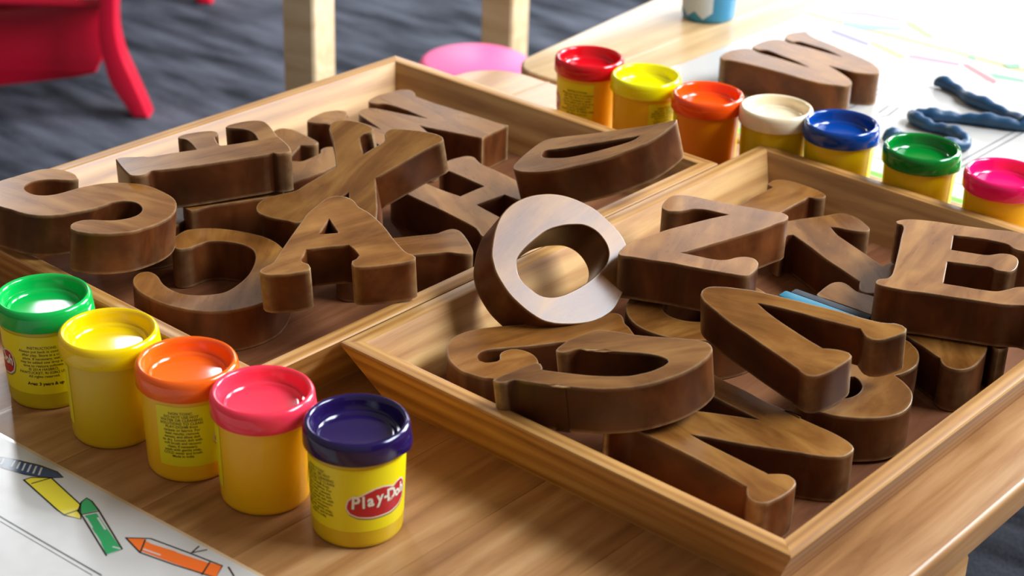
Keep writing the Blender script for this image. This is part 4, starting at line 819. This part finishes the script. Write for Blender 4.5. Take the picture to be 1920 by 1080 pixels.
far_sheet = make_sheet([(1793, -1074), (1793, -655), (1411, -655), (1411, -1074)], 'large white sheet with printed boxes under the W and the blue dough')
back_sheet = make_sheet([(2195, -1085), (2195, -655), (1806, -655), (1806, -1085)], 'overexposed white sheet behind the W sheet, at the upper right')
def sheet_of(pts):
    return far_sheet if sum(p[0] for p in pts) / len(pts) < 1799 else back_sheet
for k, fills in PRINT['far'].items():
    for f in fills:
        flat_poly('printed_crayon', f, MAT['crayon_' + k], sheet_of(f), 0.60)
for v0 in (-874, -866, -711, -703):
    ribbon('printed_rule', [[(1470, v0), (1740, v0)]], 1.6, MAT['grey_ink'], far_sheet, 0.60)
ribbon('printed_rule', [[(1740, -1050), (1740, -711)]], 1.6, MAT['grey_ink'], far_sheet, 0.60)
for l in PRINT['mark']:
    ribbon('printed_mark', [l], 2.2, MAT['grey_ink'], far_sheet, 0.60)
flat_poly('printed_band', [(1415, -1060), (1415, -660), (1424, -660), (1424, -1060)], MAT['crayon_lime'], far_sheet, 0.60)
for i in range(9):
    v0 = -1040 + i * 43
    flat_poly('printed_triangle', [(1428, v0), (1428, v0 + 14), (1444, v0 + 7)], MAT['crayon_violet'], far_sheet, 0.60)
ribbon('printed_rule', [[(1456, -1060), (1456, -660)]], 1.0, MAT['ink'], far_sheet, 0.60)
for v0 in (-1060, -680):
    ribbon('printed_rule', [[(1830, v0), (2160, v0)]], 1.0, MAT['grey_ink'], back_sheet, 0.60)

# blue dough snake on the far sheet
pts = PRINT['dough']
path, rad = [], []
k = len(pts)
for i in range(k - 1):
    p1, p2 = Vector(pts[i]), Vector(pts[i + 1])
    p0 = Vector(pts[i - 1]) if i else p1
    p3 = Vector(pts[i + 2]) if i + 2 < k else p2
    for j in range(4):
        t = j / 4
        q = 0.5 * (2 * p1 + (p2 - p0) * t + (2 * p0 - 5 * p1 + 4 * p2 - p3) * t * t + (3 * p1 - p0 - 3 * p2 + p3) * t ** 3)
        path.append(q)
path.append(Vector(pts[-1]))
n = len(path)
org = uv(pts[8][0], pts[8][1], 0.6)
P3 = []
for i, q in enumerate(path):
    e = min(i, n - 1 - i)
    r = 6.2 * min(1.0, 0.35 + 0.3 * e) * (1 + 0.16 * math.sin(i * 0.55) + 0.08 * math.sin(i * 1.7 + 1))
    rad.append(r * MM)
    P3.append(uv(q.x, q.y, 0.6 + r) - org)
vs, fs = tube(P3, rad)
tag(mesh('dough_snake', vs, fs, MAT['dough'], None, Matrix.Translation(org), 60), 'dark blue dough rolled into a zigzag snake on the white sheet', 'dough')

# cup at the back of the far table
cm = UVM(1704, -1152, 0.2)
cup = empty('paint_cup', cm)
tag(cup, 'blue and white cup standing at the back of the far table', 'cup')
MAT['cup'] = plain('cup_blue', srgb(40, 140, 186), 0.35, 0.2)
MAT['cup_white'] = plain('cup_white', srgb(206, 220, 232), 0.4, 0.2)
vs, fs = lathe([(0, 1), (27, 1), (29, 0), (30.5, 1.5), (31.5, 6), (35, 92), (35.6, 93), (34.6, 94), (33.6, 92), (30, 8), (0, 6)])
mesh('cup_body', vs, fs, MAT['cup'], cup, cm, 40)
vs, fs = [], []
for i in range(25):
    ph = math.radians(-255 + 118 * i / 24)
    for z in (5 + 2.2 * abs((i % 8) - 4), 88):
        r = 31.4 + (z - 6) * 3.5 / 86 + 0.3
        vs.append(Vector((r * math.cos(ph) * MM, r * math.sin(ph) * MM, z * MM)))
for i in range(24):
    fs.append((2 * i, 2 * i + 2, 2 * i + 3, 2 * i + 1))
mesh('white_wrap', vs, fs, MAT['cup_white'], cup, cm, 60)

# ================================================================ furniture behind the tables
# open wooden easel frame whose posts stand behind the left tray
bm_ = T(-0.17, 2.6, FLOOR_Z)
bench = empty('wooden_easel', bm_)
tag(bench, 'pale wooden easel frame with two square posts behind the left tray', 'easel')
for x, y, s_ in ((-0.302, 2.43, 55), (-0.026, 2.76, 58)):
    box('post', s_, s_, 1250, MAT['furniture'], bench, T(x, y, FLOOR_Z + 0.001, math.radians(-28)), 2.5)
box('rail', 470, 22, 60, MAT['furniture'], bench, T(-0.17, 2.595, FLOOR_Z + 1.10, math.atan2(0.33, 0.284)), 3)

# pink stool
sm = T(-0.064, 2.47, FLOOR_Z - 0.0)
stool = empty('round_stool', sm)
tag(stool, 'round stool with a bright pink seat behind the tray corner', 'stool')
vs, fs = lathe([(0, 308), (68, 308), (76, 310), (81, 315), (83, 322), (82, 330), (79, 335), (72, 338), (0, 339)])
mesh('seat', vs, fs, MAT['pink'], stool, sm, 50)
for i in range(4):
    a = PI / 4 + i * PI / 2
    p = Vector((0.055 * math.cos(a), 0.055 * math.sin(a), 0.308)); q = Vector((0.085 * math.cos(a), 0.085 * math.sin(a), 0.002))
    vs, fs = tube([q, q.lerp(p, .5), p], [0.011, 0.012, 0.013], 12)
    mesh('leg', vs, fs, MAT['furniture'], stool, sm, 50)

# red plastic chair at the upper left
rm = T(-0.92, 3.16, FLOOR_Z)
chair = empty('childs_chair', rm)
tag(chair, 'red plastic child chair with a curved flared leg, upper left', 'chair')
def chair_leg(mx):
    outer = [(-720, -293), (-724, -333), (-726, -382), (-719, -428), (-703, -473), (-686, -519), (-676, -549)]
    inner = [(-750, -293), (-752, -333), (-757, -393), (-752, -444), (-742, -485), (-722, -522), (-704, -549)]
    lp = [Vector((mx(x), z + 550)) for x, z in outer + inner[::-1]]
    lp = smooth_loop([tuple(p) + ((1,) if i in (0, 6, 7, 13) else ()) for i, p in enumerate(lp)], 8)
    return extrude(lp, [], -26, 26, 5)
RX = Matrix.Rotation(PI / 2, 4, 'X')
for sx in (0, 1):
    for yy in (3.07, 3.76):
        mx = (lambda x: x + 920) if sx == 0 else (lambda x: -(x + 920))
        vs, fs = chair_leg(mx)
        mesh('leg', vs, fs, MAT['red'], chair, T(-0.92, yy, FLOOR_Z + 0.001) @ RX, 40)
lp = smooth_loop([(-150, 20), (-120, 5), (100, 36), (134, 56), (147, 92), (147, 150), (140, 182, 1), (-150, 150, 1)], 8)
vs, fs = extrude(lp, [], -12, 12, 4)
mesh('front_panel', vs, fs, MAT['red'], chair, T(-0.92, 3.15, FLOOR_Z + 0.008) @ RX, 40)
box('seat', 400, 700, 26, MAT['red'], chair, T(-0.93, 3.42, FLOOR_Z + 0.195), 9)
lp = smooth_loop([(-180, 0, 1), (180, 0, 1), (180, 180), (150, 235), (0, 250), (-150, 235), (-180, 180)], 10)
vs, fs = extrude(lp, [], -11, 11, 5)
mesh('backrest', vs, fs, MAT['red'], chair, T(-0.93, 3.74, FLOOR_Z + 0.222) @ RX, 40)

# brown low box seat far behind
gm = T(0.21, 4.02, FLOOR_Z)
gb = empty('low_bench', gm)
tag(gb, 'low brown wooden plinth on the carpet at the top edge', 'bench')
box('board', 420, 160, 60, MAT['brown_wood'], gb, gm @ Matrix.Translation((0, 0, 0.04)), 8)
for x in (-0.17, 0.17):
    box('foot', 40, 140, 40, MAT['brown_wood'], gb, gm @ Matrix.Translation((x, 0, 0.001)), 2)
